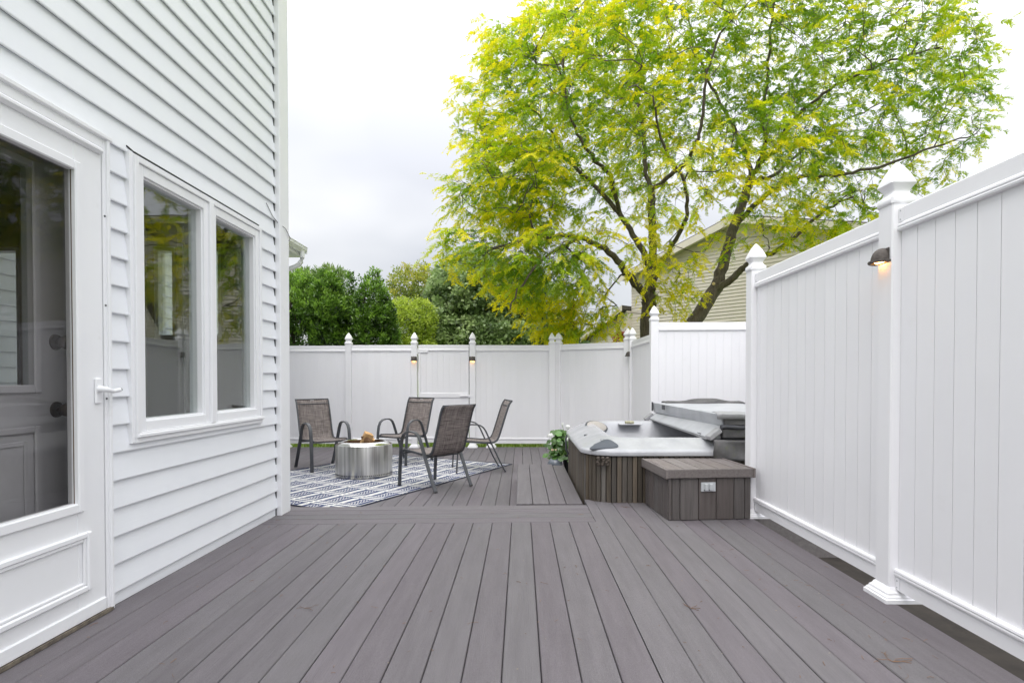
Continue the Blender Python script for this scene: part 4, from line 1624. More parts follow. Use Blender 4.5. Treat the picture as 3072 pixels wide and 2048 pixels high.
# geranium leaves: round scalloped discs
mb = MB()
fl_pts = []
gl = []
for i in range(170):
    a = random.uniform(0, 6.28)
    rr_ = abs(random.gauss(0, .085))
    cx_, cy_ = -.150 + rr_ * 1.05 * math.cos(a), rr_ * math.sin(a) - .03
    cz_ = random.uniform(.25, .60) - rr_ * .35
    r0 = random.uniform(.026, .046)
    nrm = Vector((cx_ * 1.5 + .1 + random.gauss(0, .3), cy_ * 2 - .6 + random.gauss(0, .3), .75)).normalized()
    q = nrm.to_track_quat('Z', 'Y').to_matrix().to_4x4()
    o = MB()
    n_ = 12
    v = [(0, 0, -.006)] + [(r0 * (1 + .10 * (k % 2)) * math.cos(6.2832 * k / n_), r0 * (1 + .10 * (k % 2)) * math.sin(6.2832 * k / n_), .004 * math.cos(k * 1.5)) for k in range(n_)]
    o.add(v, [(0, 1 + k, 1 + (k + 1) % n_) for k in range(n_)])
    o.xf(Matrix.Translation((cx_, cy_, cz_)) @ q)
    mb.add(o.v, o.f)
    gl.append((r0, random.uniform(.6, 1.4)))
fo = mb.build('leaves', 'leaf_plant', pot)
ca = fo.data.color_attributes.new('Col', 'FLOAT_COLOR', 'POINT')
buf = np.ones((len(mb.v), 4), dtype=np.float32)
for i, (r0, b) in enumerate(gl):
    buf[i * 13:(i + 1) * 13, :3] = np.array((.075, .20, .020)) * b
ca.data.foreach_set('color', buf.ravel())
for (x, y, z, r0) in ((-.275, -.12, .530, .042), (-.116, -.10, .684, .022), (-.045, -.10, .645, .034), (-.060, -.20, .495, .030), (-.18, -.21, .36, .013), (-.13, -.22, .42, .011)):
    MB().tube([(-.06 + x * .2, y * .4, .30), (x * .7, y, z * .75), (x, y, z - .012)], .0032, 5).build('flower_stem', 'stem_green', pot)
    fm_ = MB()
    for k in range(26 if r0 > .015 else 8):
        d = Vector((random.gauss(0, 1), random.gauss(0, 1), random.gauss(.3, 1))).normalized()
        o = MB().add([(-.009, -.009, 0), (.009, -.009, .003), (.009, .009, 0), (-.009, .009, .003)], [(0, 1, 2, 3)])
        o.xf(Matrix.Translation(Vector((x, y, z)) + d * r0 * .8) @ d.to_track_quat('Z', 'Y').to_matrix().to_4x4() @ Matrix.Scale(r0 / .034, 4))
        fm_.add(o.v, o.f)
    fm_.build('flower_head', 'petal', pot)

# ------------------------------------------------------------------ neighbour's tan house
def at(u, v, Y):
    """point at depth Y seen at photo pixel (u, v)"""
    th = R(.85)
    a, b = (u - 1563) / 1680, (v - 1163) / 1680
    dy = math.cos(th) - b * math.sin(th)
    dz = -math.sin(th) - b * math.cos(th)
    return Vector((a * Y / dy, Y, 1.078 + dz * Y / dy))


nh = thing('neighbour_house', 'tan lap-sided house with a gable roof behind the leaning tree', 'house', (4.4, 22.3, -.36))
NO = Vector((4.4, 22.3, -.36))
wd = Vector((1, -1.163, 0)).normalized()         # along the gable wall, coming nearer to the right
wn = Vector((-wd.y * -1, wd.x * -1, 0))
wn = Vector((wd.y, -wd.x, 0))                    # facing the camera
GW, EZ, AZ = 9.0, 5.5, 6.75


def npt(s, out_, z):
    q = wd * s + wn * out_
    return (q.x, q.y, z + .36 - .36)


ang_n = math.atan2(wd.y, wd.x)
MB().add([npt(0, 0, 0), npt(GW, 0, 0), npt(GW, 0, EZ), npt(GW / 2, 0, AZ), npt(0, 0, EZ),
          npt(0, -8, 0), npt(GW, -8, 0), npt(GW, -8, EZ), npt(GW / 2, -8, AZ), npt(0, -8, EZ)],
         [(0, 1, 2, 3, 4), (9, 8, 7, 6, 5), (0, 4, 9, 5), (1, 6, 7, 2), (4, 3, 8, 9), (3, 2, 7, 8), (0, 5, 6, 1)]).build('wall', 'tan_siding', nh)
NP = .118
for k in range(int(AZ / NP)):
    z0 = k * NP
    zt = z0 + NP
    if zt > EZ:
        inset = (zt - EZ) / (AZ - EZ) * GW / 2
    else:
        inset = 0
    if GW - 2 * inset < .2:
        break
    prof = [(z0, .002), (z0, .026), (z0 + .008, .028), (z0 + NP, .006), (z0 + NP, .002)]
    v = []
    for s in (inset, GW - inset):
        for (z, o_) in prof:
            v.append(npt(s, o_, z))
    f = [(i, (i + 1) % 5, 5 + (i + 1) % 5, 5 + i) for i in range(5)] + [(4, 3, 2, 1, 0), (5, 6, 7, 8, 9)]
    MB().add(v, f).build('siding_board', 'tan_siding', nh)
rise = (AZ - EZ) / (GW / 2)
rl = empty('roof')
rl.parent = nh
for s0, s1, z0, z1 in ((-.35, GW / 2, EZ - .35 * rise, AZ), (GW + .35, GW / 2, EZ - .35 * rise, AZ)):
    v = [npt(s0, .40, z0 + .02), npt(s1, .40, z1 + .02), npt(s1, -8.3, z1 + .02), npt(s0, -8.3, z0 + .02),
         npt(s0, .40, z0 + .16), npt(s1, .40, z1 + .16), npt(s1, -8.3, z1 + .16), npt(s0, -8.3, z0 + .16)]
    MB().add(v, [(3, 2, 1, 0), (4, 5, 6, 7), (0, 1, 5, 4), (1, 2, 6, 5), (2, 3, 7, 6), (3, 0, 4, 7)]).build('roof_slope', 'shingle', rl)
    v = [npt(s0, .405, z0 - .12), npt(s1, .405, z1 - .12), npt(s1, .43, z1 - .12), npt(s0, .43, z0 - .12),
         npt(s0, .405, z0 + .12), npt(s1, .405, z1 + .12), npt(s1, .43, z1 + .12), npt(s0, .43, z0 + .12)]
    MB().add(v, [(3, 2, 1, 0), (4, 5, 6, 7), (0, 1, 5, 4), (1, 2, 6, 5), (2, 3, 7, 6), (3, 0, 4, 7)]).build('rake_board', 'tan_trim', rl)
    v = [npt(s0, .03, z0 - .02), npt(s1, .03, z1 - .02), npt(s1, .404, z1 - .02), npt(s0, .404, z0 - .02),
         npt(s0, .03, z0 + .01), npt(s1, .03, z1 + .01), npt(s1, .404, z1 + .01), npt(s0, .404, z0 + .01)]
    MB().add(v, [(3, 2, 1, 0), (4, 5, 6, 7), (0, 1, 5, 4), (1, 2, 6, 5), (2, 3, 7, 6), (3, 0, 4, 7)]).build('rake_soffit', 'tan_trim', rl)
# low lean-to on its left
wing2 = empty('lean_to')
wing2.parent = nh
LW = 1.9
v = [npt(-LW, .3, 0), npt(-.001, .3, 0), npt(-.001, .3, 4.15), npt(-LW, .3, 3.2), npt(-LW, -5, 0), npt(-.001, -5, 0), npt(-.001, -5, 4.15), npt(-LW, -5, 3.2)]
MB().add(v, [(0, 1, 2, 3), (7, 6, 5, 4), (0, 3, 7, 4), (1, 5, 6, 2), (3, 2, 6, 7), (0, 4, 5, 1)]).build('lean_to_wall', 'tan_siding', wing2)
for k in range(int(4.0 / NP)):
    z0 = k * NP
    s0 = -LW if z0 + NP < 3.2 else -LW + (z0 + NP - 3.2) / .95 * LW
    if s0 > -.1:
        break
    prof = [(z0, .302), (z0, .326), (z0 + .008, .328), (z0 + NP, .306), (z0 + NP, .302)]
    v = [npt(s, o_, z) for s in (s0, -.002) for (z, o_) in prof]
    MB().add(v, [(i, (i + 1) % 5, 5 + (i + 1) % 5, 5 + i) for i in range(5)] + [(4, 3, 2, 1, 0), (5, 6, 7, 8, 9)]).build('siding_board', 'tan_siding', wing2)
v = [npt(-LW - .3, .60, 3.08), npt(.0, .60, 4.2), npt(.0, -5.2, 4.2), npt(-LW - .3, -5.2, 3.08),
     npt(-LW - .3, .60, 3.22), npt(.0, .60, 4.34), npt(.0, -5.2, 4.34), npt(-LW - .3, -5.2, 3.22)]
MB().add(v, [(3, 2, 1, 0), (4, 5, 6, 7), (0, 1, 5, 4), (1, 2, 6, 5), (2, 3, 7, 6), (3, 0, 4, 7)]).build('lean_to_roof', 'shingle', wing2)
v = [npt(-LW - .3, .605, 3.0), npt(.0, .605, 4.12), npt(.0, .63, 4.12), npt(-LW - .3, .63, 3.0),
     npt(-LW - .3, .605, 3.2), npt(.0, .605, 4.32), npt(.0, .63, 4.32), npt(-LW - .3, .63, 3.2)]
MB().add(v, [(3, 2, 1, 0), (4, 5, 6, 7), (0, 1, 5, 4), (1, 2, 6, 5), (2, 3, 7, 6), (3, 0, 4, 7)]).build('lean_to_rake', 'tan_trim', wing2)


# ------------------------------------------------------------------ trees
class Branches:
    """a growing skeleton: nodes with parents, later skinned with tapering tubes"""

    def __init__(s):
        s.p, s.par, s.minr = [], [], []

    def node(s, p, par, mr=0):
        s.p.append(Vector(p))
        s.par.append(par)
        s.minr.append(mr)
        return len(s.p) - 1

    def limb(s, pts, start=None, r0=None, r1=None, sub=5, wob=.02):
        """smooth path through pts (Catmull-Rom); start = index of the node it leaves"""
        P = [Vector(q) for q in pts]
        if start is not None:
            P = [s.p[start]] + P
        ids = []
        prev = start
        n = len(P)
        tot = (n - 1) * sub
        c = 0
        for i in range(n - 1):
            a, b = P[i], P[i + 1]
            z = P[i - 1] if i > 0 else a - (b - a)
            d = P[i + 2] if i + 2 < n else b + (b - a)
            for k in range(sub):
                t = k / sub
                if i == 0 and k == 0:
                    if start is None:
                        prev = s.node(a, -1, r0 or 0)
                        ids.append(prev)
                    c += 1
                    continue
                q = .5 * ((2 * a) + (b - z) * t + (2 * z - 5 * a + 4 * b - d) * t * t + (3 * a - z - 3 * b + d) * t ** 3)
                q += Vector((random.gauss(0, wob), random.gauss(0, wob), random.gauss(0, wob)))
                rr = r0 + (r1 - r0) * c / tot if r0 else 0
                prev = s.node(q, prev, rr)
                ids.append(prev)
                c += 1
        prev = s.node(P[-1], prev, r1 or 0)
        ids.append(prev)
        return ids

    def grow(s, targets, bend=.25, step=.28, wob=.035, maxd=9):
        """join each target to the nearest node, nearest targets first"""
        base = kdtree.KDTree(len(s.p))
        for i, q in enumerate(s.p):
            base.insert(q, i)
        base.balance()
        order = sorted(range(len(targets)), key=lambda i: base.find(targets[i])[2])
        tips = [None] * len(targets)
        kd = base
        pend = []
        for cnt, ti in enumerate(order):
            T = Vector(targets[ti])
            q, i, d = kd.find(T)
            for j in pend:
                e = (s.p[j] - T).length
                if e < d:
                    d, i = e, j
            # leave a little before the nearest node so twigs fork forwards
            for _ in range(2):
                if s.par[i] >= 0 and (s.p[s.par[i]] - T).length < d * 1.25:
                    i = s.par[i]
            A = s.p[i]
            par = s.par[i]
            dirp = (A - s.p[par]).normalized() if par >= 0 else Vector((0, 0, 1))
            d = (T - A).length
            m = max(2, int(d / step))
            C = A + dirp * d * .35 + Vector((0, 0, d * bend * .5))
            prev = i
            for k in range(1, m + 1):
                t = k / m
                q = A * (1 - t) ** 2 + C * 2 * t * (1 - t) + T * t * t
                if k < m:
                    q += Vector((random.gauss(0, wob), random.gauss(0, wob), random.gauss(0, wob)))
                prev = s.node(q, prev)
                pend.append(prev)
            tips[ti] = prev
            if len(pend) > max(160, len(s.p) // 40):
                kd = kdtree.KDTree(len(s.p))
                for jj, q in enumerate(s.p):
                    kd.insert(q, jj)
                kd.balance()
                pend = []
        return tips

    def radii(s, tip=.004, ex=2.4):
        n = len(s.p)
        acc = [0.0] * n
        has = [False] * n
        for i in range(n - 1, -1, -1):
            if acc[i] == 0:
                acc[i] = tip ** ex
            if s.par[i] >= 0:
                acc[s.par[i]] += acc[i]
        return [max(a ** (1 / ex), m) for a, m in zip(acc, s.minr)]

    def skin(s, name, material, parent, loc, tip=.004, thick=.03, ex=2.4, rmax=None):
        r = s.radii(tip, ex)
        if rmax:
            r = [min(q, max(rmax, m)) for q, m in zip(r, s.minr)]
        o = Vector(loc)
        v, f = [], []
        for i in range(len(s.p)):
            j = s.par[i]
            if j < 0:
                continue
            A, B = s.p[j] - o, s.p[i] - o
            d = B - A
            if d.length < 1e-5:
                continue
            d.normalize()
            ra, rb = min(r[j], r[i] * 1.25), r[i]
            n = 9 if rb > .05 else (5 if rb > .015 else 3)
            X = d.orthogonal().normalized()
            Y = d.cross(X)
            b0 = len(v)
            B2 = B + d * rb * .25
            for (c, rr) in ((A, ra), (B2, rb)):
                for k in range(n):
                    a = 6.28318 * k / n
                    v.append(tuple(c + X * rr * math.cos(a) + Y * rr * math.sin(a)))
            for k in range(n):
                k2 = (k + 1) % n
                f.append((b0 + k, b0 + k2, b0 + n + k2, b0 + n + k))
        me = bpy.data.meshes.new(name)
        me.from_pydata(v, [], f)
        me.shade_smooth()
        return place(name, me, material, parent)


def in_ell(P, ells):
    best = np.full(len(P), 9.)
    for (c, r) in ells:
        q = (((P - np.array(c)) / np.array(r)) ** 2).sum(1) ** .5
        best = np.minimum(best, q)
    return best


def ell_px(u, v, Y, ru, rv, rY):
    c = at(u, v, Y)
    return ((c.x, c.y, c.z), (ru * Y / 1680, rY, rv * Y / 1680))


def sample_ells(ells, k, hollow=0.0, mind=.3):
    """points through a union of ellipsoids, at most one to each cell of a grid so that they keep apart"""
    vol = np.array([r[0] * r[1] * r[2] for (_, r) in ells])
    n_ = k * 14
    ii = RNG.choice(len(ells), n_, p=vol / vol.sum())
    rad = RNG.random(n_) ** (1 / 3)
    if hollow:
        rad = hollow + (1 - hollow) * rad
    cs = np.array([e[0] for e in ells])[ii]
    rs = np.array([e[1] for e in ells])[ii]
    P = cs + unit(n_) * rs * rad[:, None]
    key = np.floor(P / (mind * 1.18)).astype(np.int64)
    key = (key[:, 0] * 4001 + key[:, 1]) * 4001 + key[:, 2]
    _, first = np.unique(key, return_index=True)
    first = RNG.permutation(first)[:k]
    return P[first]


# --- the honey locust over the fence
def locust():
    base = at(1915, 1331, 11.6)
    base.z = -.36
    t = thing('honey_locust', 'large yellow-green honey locust with forked leaning trunks behind the fence', 'tree', base)
    b = Branches()
    t0 = b.limb([base, at(1925, 1230, 11.6)], None, .23, .20, 5, .0)
    # upright left group
    L = b.limb([at(1940, 1090, 11.55), at(1944, 960, 11.5), at(1948, 890, 11.5)], t0[-1], .16, .145, 5, .008)
    a = b.limb([at(1905, 850, 11.2), at(1872, 810, 10.9), at(1838, 766, 10.6), at(1772, 724, 10.2), at(1700, 706, 9.9), at(1600, 716, 9.6), at(1480, 745, 9.4)], L[-1], .085, .022, 5, .012)
    a2 = b.limb([at(1650, 760, 9.6), at(1560, 850, 9.5), at(1530, 930, 9.5)], a[-14], .03, .012, 4, .02)
    bb = b.limb([at(1948, 830, 11.6), at(1935, 770, 11.8), at(1900, 706, 12.0), at(1843, 622, 12.2), at(1780, 553, 12.3), at(1698, 476, 12.3), at(1660, 400, 12.2), at(1600, 330, 12.0)], L[-2], .085, .02, 5, .015)
    b2 = b.limb([at(1838, 558, 11.6), at(1825, 517, 11.3), at(1777, 469, 11.0), at(1731, 400, 10.8), at(1700, 300, 10.6), at(1690, 180, 10.4)], bb[-22], .05, .018, 5, .015)
    b3 = b.limb([at(1640, 460, 11.8), at(1540, 468, 11.4), at(1450, 480, 11.0)], bb[-12], .035, .012, 5, .02)
    c = b.limb([at(1956, 840, 11.4), at(1958, 740, 11.3), at(1955, 650, 11.2), at(1953, 572, 11.2)], L[-1], .085, .075, 5, .012)
    c1 = b.limb([at(1935, 480, 11.5), at(1923, 353, 12.0), at(1905, 250, 12.3), at(1880, 120, 12.6), at(1860, 0, 12.8)], c[-1], .05, .018, 5, .015)
    c2 = b.limb([at(2005, 530, 10.8), at(2053, 493, 10.5), at(2089, 430, 10.2), at(2110, 340, 10.0), at(2120, 220, 9.8), at(2160, 100, 9.6)], c[-1], .05, .018, 5, .015)
    d = b.limb([at(1975, 799, 11.3), at(2002, 763, 11.0), at(2033, 704, 10.6), at(2060, 640, 10.3), at(2052, 545, 10.0), at(1990, 440, 9.6), at(1960, 300, 9.2)], L[-2], .06, .018, 5, .015)
    # leaning right trunk
    r = b.limb([at(2000, 1095, 11.8), at(2083, 963, 12.0), at(2150, 862, 12.2)], t0[-1], .165, .145, 5, .01)
    m1 = b.limb([at(2178, 760, 12.4), at(2208, 660, 12.6), at(2240, 575, 12.8), at(2255, 530, 12.9)], r[-1], .125, .085, 5, .012)
    m2 = b.limb([at(2232, 445, 13.3), at(2178, 340, 13.7), at(2135, 260, 13.9), at(2098, 170, 14.0), at(2060, 40, 14.0)], m1[-1], .06, .018, 5, .015)
    m3 = b.limb([at(2277, 488, 12.7), at(2298, 424, 12.4), at(2287, 363, 12.2), at(2300, 238, 12.0), at(2310, 120, 11.8), at(2330, -40, 11.6)], m1[-1], .065, .02, 5, .015)
    m4 = b.limb([at(2335, 445, 12.0), at(2367, 378, 11.6), at(2450, 300, 11.2), at(2560, 230, 10.9), at(2700, 170, 10.7), at(2830, 140, 10.6)], m3[4], .05, .014, 5, .02)
    m5 = b.limb([at(2295, 590, 12.0), at(2340, 555, 11.6), at(2390, 530, 11.2), at(2500, 524, 10.6), at(2640, 500, 10.2), at(2800, 440, 10.0), at(2930, 400, 9.9)], m1[8], .06, .012, 5, .02)
    m6 = b.limb([at(2195, 838, 12.0), at(2232, 800, 11.8), at(2285, 772, 11.6), at(2360, 730, 11.4), at(2460, 640, 11.2), at(2560, 590, 11.0)], r[-2], .085, .02, 5, .012)
    m7 = b.limb([at(2330, 520, 13.3), at(2430, 430, 14.0), at(2540, 360, 14.5), at(2660, 300, 15.0)], m1[-3], .05, .015, 5, .02)
    # crown
    ells = [ell_px(2180, 230, 12.3, 620, 430, 3.6), ell_px(1720, 330, 11.3, 340, 330, 3.2), ell_px(2520, 290, 11.2, 420, 330, 3.2),
            ell_px(2760, 330, 10.4, 230, 250, 1.8), ell_px(1560, 300, 10.8, 170, 200, 1.8), ell_px(1530, 560, 10.2, 190, 130, 1.7),
            ell_px(1420, 735, 9.7, 120, 50, 1.0), ell_px(1620, 800, 10.0, 190, 110, 1.5), ell_px(1700, 925, 9.9, 140, 95, 1.2),
            ell_px(1520, 110, 10.6, 90, 90, 1.0), ell_px(1640, 940, 9.9, 60, 70, .9), ell_px(2600, 610, 10.6, 190, 75, 1.3), ell_px(2000, 900, 10.9, 70, 100, .7),
            ell_px(2320, 690, 11.3, 160, 60, .9), ell_px(2100, -150, 12.3, 560, 300, 3.2)]
    front = [ell_px(2050, 560, 9.4, 230, 130, .8), ell_px(2420, 640, 10.2, 230, 70, .7), ell_px(2010, 830, 10.2, 110, 120, .5), ell_px(1760, 960, 9.9, 130, 70, .8),
             ell_px(2330, 430, 9.6, 200, 120, .8), ell_px(1830, 720, 9.6, 120, 80, .6), ell_px(2200, 720, 10.6, 90, 50, .5), ell_px(2100, 680, 10.2, 130, 60, .5), ell_px(2400, 690, 10.8, 200, 50, .6), ell_px(2290, 640, 10.4, 120, 60, .5)]
    P = np.concatenate([sample_ells(ells, 2880, 0, .218), sample_ells(ells[5:11], 520, 0, .17), sample_ells([ells[1], ells[4], ells[9]], 500, .3, .2), sample_ells(front, 420, .2, .19)])
    # the low boughs hang behind the fence, not over the deck
    low = (P[:, 2] < 2.75) & (P[:, 1] < 11.0)
    k_ = np.where(low, (11.0 + RNG.random(len(P)) * .8) / P[:, 1], 1.0)
    P[:, 0] *= k_
    P[:, 1] *= k_
    P[:, 2] = 1.078 + (P[:, 2] - 1.078) * k_
    # a thin middle where the limbs show
    u = 1563 + 1680 * P[:, 0] / P[:, 1]
    vv = 1138 - 1680 * (P[:, 2] - 1.078) / P[:, 1]
    gap = np.exp(-(((u - 2110) / 260) ** 2 + ((vv - 600) / 170) ** 2)) + .7 * np.exp(-(((u - 1780) / 90) ** 2 + ((vv - 640) / 60) ** 2))
    keep = (RNG.random(len(P)) > gap * .70) & (P[:, 2] > 1.95) & ~((P[:, 0] > 1.2) & (vv > 1000)) & (P[:, 1] > 6.4)
    cl_ = np.clip(300 - vv, 0, 420)
    keep &= (u > np.where(vv < 300, 1385 + cl_ ** 2 * .0032, 0) + RNG.normal(size=len(P)) * 25) & (u < 2940 + np.clip(vv, 0, 400) * .15)
    P = P[keep]
    tips = b.grow([tuple(p) for p in P], bend=.18)
    b.skin('trunk', 'bark', t, (0, 0, 0), tip=.0036, ex=2.55, rmax=.06).location = -base
    cut_ = MB().lathe([(.0005, .012), (.03, .012), (.034, 0)], 12)
    q = at(2141, 851, 12.02)
    cut_.xf(Matrix.Translation(q) @ Vector((-.4, -1, .1)).to_track_quat('Z', 'Y').to_matrix().to_4x4())
    cut_.build('pruning_scar', 'cut_wood', t, tuple(-base))
    # leaf sprays at every twig tip: fronds of paired leaflets
    K = len(P)
    tipn = np.array(tips)
    T = np.array([b.p[i] for i in tips])
    par = np.array([b.p[b.par[b.par[i]]] if b.par[b.par[i]] >= 0 else b.p[b.par[i]] for i in tips])
    d = T - par
    d /= np.maximum(np.linalg.norm(d, axis=1, keepdims=True), 1e-5)
    cen = np.array([at(2100, 420, 11.8)])
    outw = T - cen
    outw /= np.linalg.norm(outw, axis=1, keepdims=True)
    d = d * .8 + outw * .35 + RNG.normal(size=(K, 3)) * .35
    d[:, 2] *= .55
    d /= np.linalg.norm(d, axis=1, keepdims=True)
    NF, NL = 9, 8
    sprL = RNG.uniform(.30, .62, K)
    # yellowness: young growth on the outside and towards the upper left; varies from spray to spray
    e = in_ell(T, ells[:5] + ells[5:9])
    uu = 1563 + 1680 * T[:, 0] / T[:, 1]
    hh = np.clip((T[:, 2] - 2) / 7, 0, 1)
    lf = np.clip((2350 - uu) / 900, 0, 1)
    nzv = np.sin(T[:, 0] * 1.7 + 1) * np.sin(T[:, 1] * 1.3 + 2) * np.sin(T[:, 2] * 1.9)
    young = np.clip(.14 + .75 * (e - .55) + .24 * lf + .15 * hh + .30 * nzv + RNG.normal(size=K) * .20, 0, 1)
    tt = (np.arange(NF) + .6) / NF
    side = np.where(np.arange(NF) % 2 == 0, 1., -1.)
    up = np.array([0, 0, 1.])
    S = np.cross(d, up)
    S /= np.maximum(np.linalg.norm(S, axis=1, keepdims=True), 1e-4)
    U = np.cross(S, d)
    # frond origins
    O = T[:, None] - d[:, None] * (sprL * .35)[:, None, None] + d[:, None] * (sprL[:, None] * tt)[..., None]
    O = O - up * (sprL[:, None] * tt ** 2 * .22)[..., None]
    ang = RNG.uniform(.5, 1.15, (K, NF))
    fd = d[:, None] * np.cos(ang)[..., None] + S[:, None] * (side * np.sin(ang))[..., None] + RNG.normal(size=(K, NF, 3)) * .22
    fd[..., 2] -= RNG.uniform(.1, .55, (K, NF))
    fd /= np.linalg.norm(fd, axis=2, keepdims=True)
    fl_ = RNG.uniform(.11, .20, (K, NF))
    fn = U[:, None] + RNG.normal(size=(K, NF, 3)) * .35
    fs_ = np.cross(fn, fd)
    fs_ /= np.maximum(np.linalg.norm(fs_, axis=2, keepdims=True), 1e-4)
    fn = np.cross(fd, fs_)
    lt = (np.arange(NL) + .8) / NL
    LP = O[:, :, None] + fd[:, :, None] * (fl_[..., None] * lt)[..., None] - up * (fl_[..., None] * lt ** 2 * .25)[..., None]
    LP = np.repeat(LP[:, :, :, None], 2, 3)                                  # pairs
    sg = np.array([1., -1.])
    LD = fd[:, :, None, None] * .55 + fs_[:, :, None, None] * sg[None, None, None, :, None] * .85 + RNG.normal(size=LP.shape) * .16
    LD[..., 2] -= .12
    LN = np.broadcast_to(fn[:, :, None, None], LP.shape) + RNG.normal(size=LP.shape) * .25
    n_ = LP[..., 0].size
    LL = RNG.uniform(.032, .049, n_)
    LW_ = LL * RNG.uniform(.38, .50, n_)
    y = np.clip(young[:, None] + (tt - .55) * .75 + RNG.normal(size=(K, NF)) * .12, 0, 1)
    yl = np.repeat(np.repeat(y[:, :, None], NL, 2)[..., None], 2, 3).ravel()
    green = np.array((.165, .320, .014))
    lime = np.array((.45, .58, .014))
    yellow = np.array((.84, .76, .014))
    k1 = np.clip(yl / .55, 0, 1)[:, None]
    k2 = np.clip((yl - .55) / .45, 0, 1)[:, None]
    colr = green * (1 - k1) + lime * k1
    colr = colr * (1 - k2) + yellow * k2
    colr = colr * RNG.uniform(.82, 1.18, (n_, 1))
    # thin out so that no two sprays are alike
    msk = (RNG.random((K, NF)) > .10)
    msk = np.repeat(np.repeat(msk[:, :, None], NL, 2)[..., None], 2, 3).ravel()
    A = lambda q: q.reshape(-1, q.shape[-1])[msk]
    leaf_object('crown', 'leaf_locust', t, A(LP), A(LD), A(LN), LL[msk], LW_[msk], colr[msk], tuple(base), 'oblong')


locust()


def blob_tree(name, label, base, ells, ncl, mind, leaf, per, spread, colors, cat='tree', group=None, trunk_r=.12, matl='leaf_dark', bark='bark_dark', hollow=.35,
              vert=0.0, stems=1, aspect=.55, tipr=.006, out_bias=.6):
    t = thing(name, label, cat, base, group=group)
    base = Vector(base)
    b = Branches()
    top = max(c[2] for (c, r) in ells)
    mid = np.mean([e[0] for e in ells], axis=0)
    for s in range(stems):
        dx, dy = (random.uniform(-.3, .3), random.uniform(-.3, .3)) if stems > 1 else (0, 0)
        b.limb([base + Vector((dx * .2, dy * .2, 0)), base + Vector((dx, dy, (top - base.z) * .45)),
                Vector((mid[0] + dx * 2, mid[1] + dy * 2, base.z + (top - base.z) * .85))], None, trunk_r, trunk_r * .35, 6, .03)
    P = sample_ells(ells, ncl, hollow, mind)
    P = P[P[:, 2] > base.z + .25]
    b.grow([tuple(p) for p in P], bend=.2, step=.5)
    tr = b.skin('trunk', bark, t, (0, 0, 0), tip=tipr, ex=2.4, rmax=trunk_r)
    tr.location = -base
    K = len(P)
    cs = np.array([e[0] for e in ells])
    rs = np.array([e[1] for e in ells])
    # outward direction from the nearest lobe
    q = ((P[:, None] - cs[None]) / rs[None])
    best = np.argmin((q ** 2).sum(2), 1)
    ow = (P - cs[best]) / rs[best]
    ow /= np.maximum(np.linalg.norm(ow, axis=1, keepdims=True), 1e-4)
    cl = RNG.integers(int(per * .7), int(per * 1.3) + 1, K)
    idx = np.repeat(np.arange(K), cl)
    n_ = len(idx)
    off = unit(n_) * (RNG.random(n_) ** .5)[:, None] * np.array(spread)[None]
    LP = P[idx] + off
    LD = ow[idx] * out_bias + unit(n_) * .75
    LD[:, 2] += vert
    LN = unit(n_) * .8 + np.array((0, 0, .7)) + ow[idx] * .5
    LL = RNG.uniform(.7, 1.3, n_) * leaf
    c0, c1, c2 = [np.array(c) for c in colors]
    tone = np.clip(RNG.normal(.45, .27, K)[idx] + RNG.normal(0, .12, n_) + .25 * ow[idx][:, 2], 0, 1)[:, None]  # tone bakes in light and shade: lobe tops lighter, the rest random
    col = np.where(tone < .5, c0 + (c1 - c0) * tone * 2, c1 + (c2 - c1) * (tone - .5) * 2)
    leaf_object('crown', matl, t, LP, LD, LN, LL, LL * aspect, col, tuple(base))
    return t


def E(u, v, Y, ru, rv, rY):
    return ell_px(u, v, Y, ru, rv, rY)


G0 = -.36
# arborvitae clump by the fence
arb = [('dense green arborvitae rising beside the white house corner', 900, 15.0,
        [(900, 1005, 95, 85), (897, 935, 84, 65), (902, 882, 60, 48), (890, 842, 26, 30), (918, 846, 24, 26)]),
       ('middle arborvitae of the dense evergreen clump, with a dark trunk gap', 985, 14.6,
        [(992, 1000, 62, 70), (985, 940, 58, 62), (980, 888, 44, 50), (972, 846, 20, 30), (994, 850, 18, 28)]),
       ('dark pointed arborvitae at the open end of the evergreen clump', 1118, 14.8,
        [(1120, 1015, 76, 70), (1120, 955, 66, 62), (1116, 898, 46, 52), (1120, 852, 24, 36), (1128, 822, 10, 20), (1096, 840, 12, 26), (1051, 852, 11, 38), (1062, 935, 24, 60)])]
for (lb, u, Y, es) in arb:
    c = at(u, 1300, Y)
    blob_tree('arborvitae', lb, (c.x, Y, G0), [E(a_, b_, Y + random.uniform(-.2, .2), ru, rv, ru * .008) for (a_, b_, ru, rv) in es], 700, .11, .085, 26, (.09, .09, .12),
              ((.022, .055, .008), (.110, .230, .022), (.30, .50, .060)), group='arborvitae clump behind the fence', trunk_r=.10, hollow=.55, vert=.55, stems=2, aspect=.42, tipr=.004)
c = at(1405, 1300, 21)
blob_tree('maple_tree', 'broad dark green tree standing behind the gate', (c.x, 21, G0),
          [E(1435, 900, 21, 150, 110, 2.2), E(1350, 985, 20.5, 105, 85, 1.8), E(1435, 815, 21.5, 90, 62, 1.6), E(1530, 925, 21, 140, 120, 2.2), E(1345, 890, 21, 55, 70, 1.3), E(1370, 838, 21.3, 58, 58, 1.3), E(1318, 900, 21, 42, 50, 1.0), E(1320, 940, 20.7, 50, 45, 1.0),
           E(1480, 1010, 20, 190, 60, 1.8), E(1600, 1000, 21, 120, 90, 2.)],
          1900, .26, .13, 30, (.26, .26, .20), ((.080, .135, .038), (.26, .37, .13), (.46, .57, .25)), trunk_r=.22, hollow=.5, aspect=.7, tipr=.006)
c = at(1240, 1300, 30)
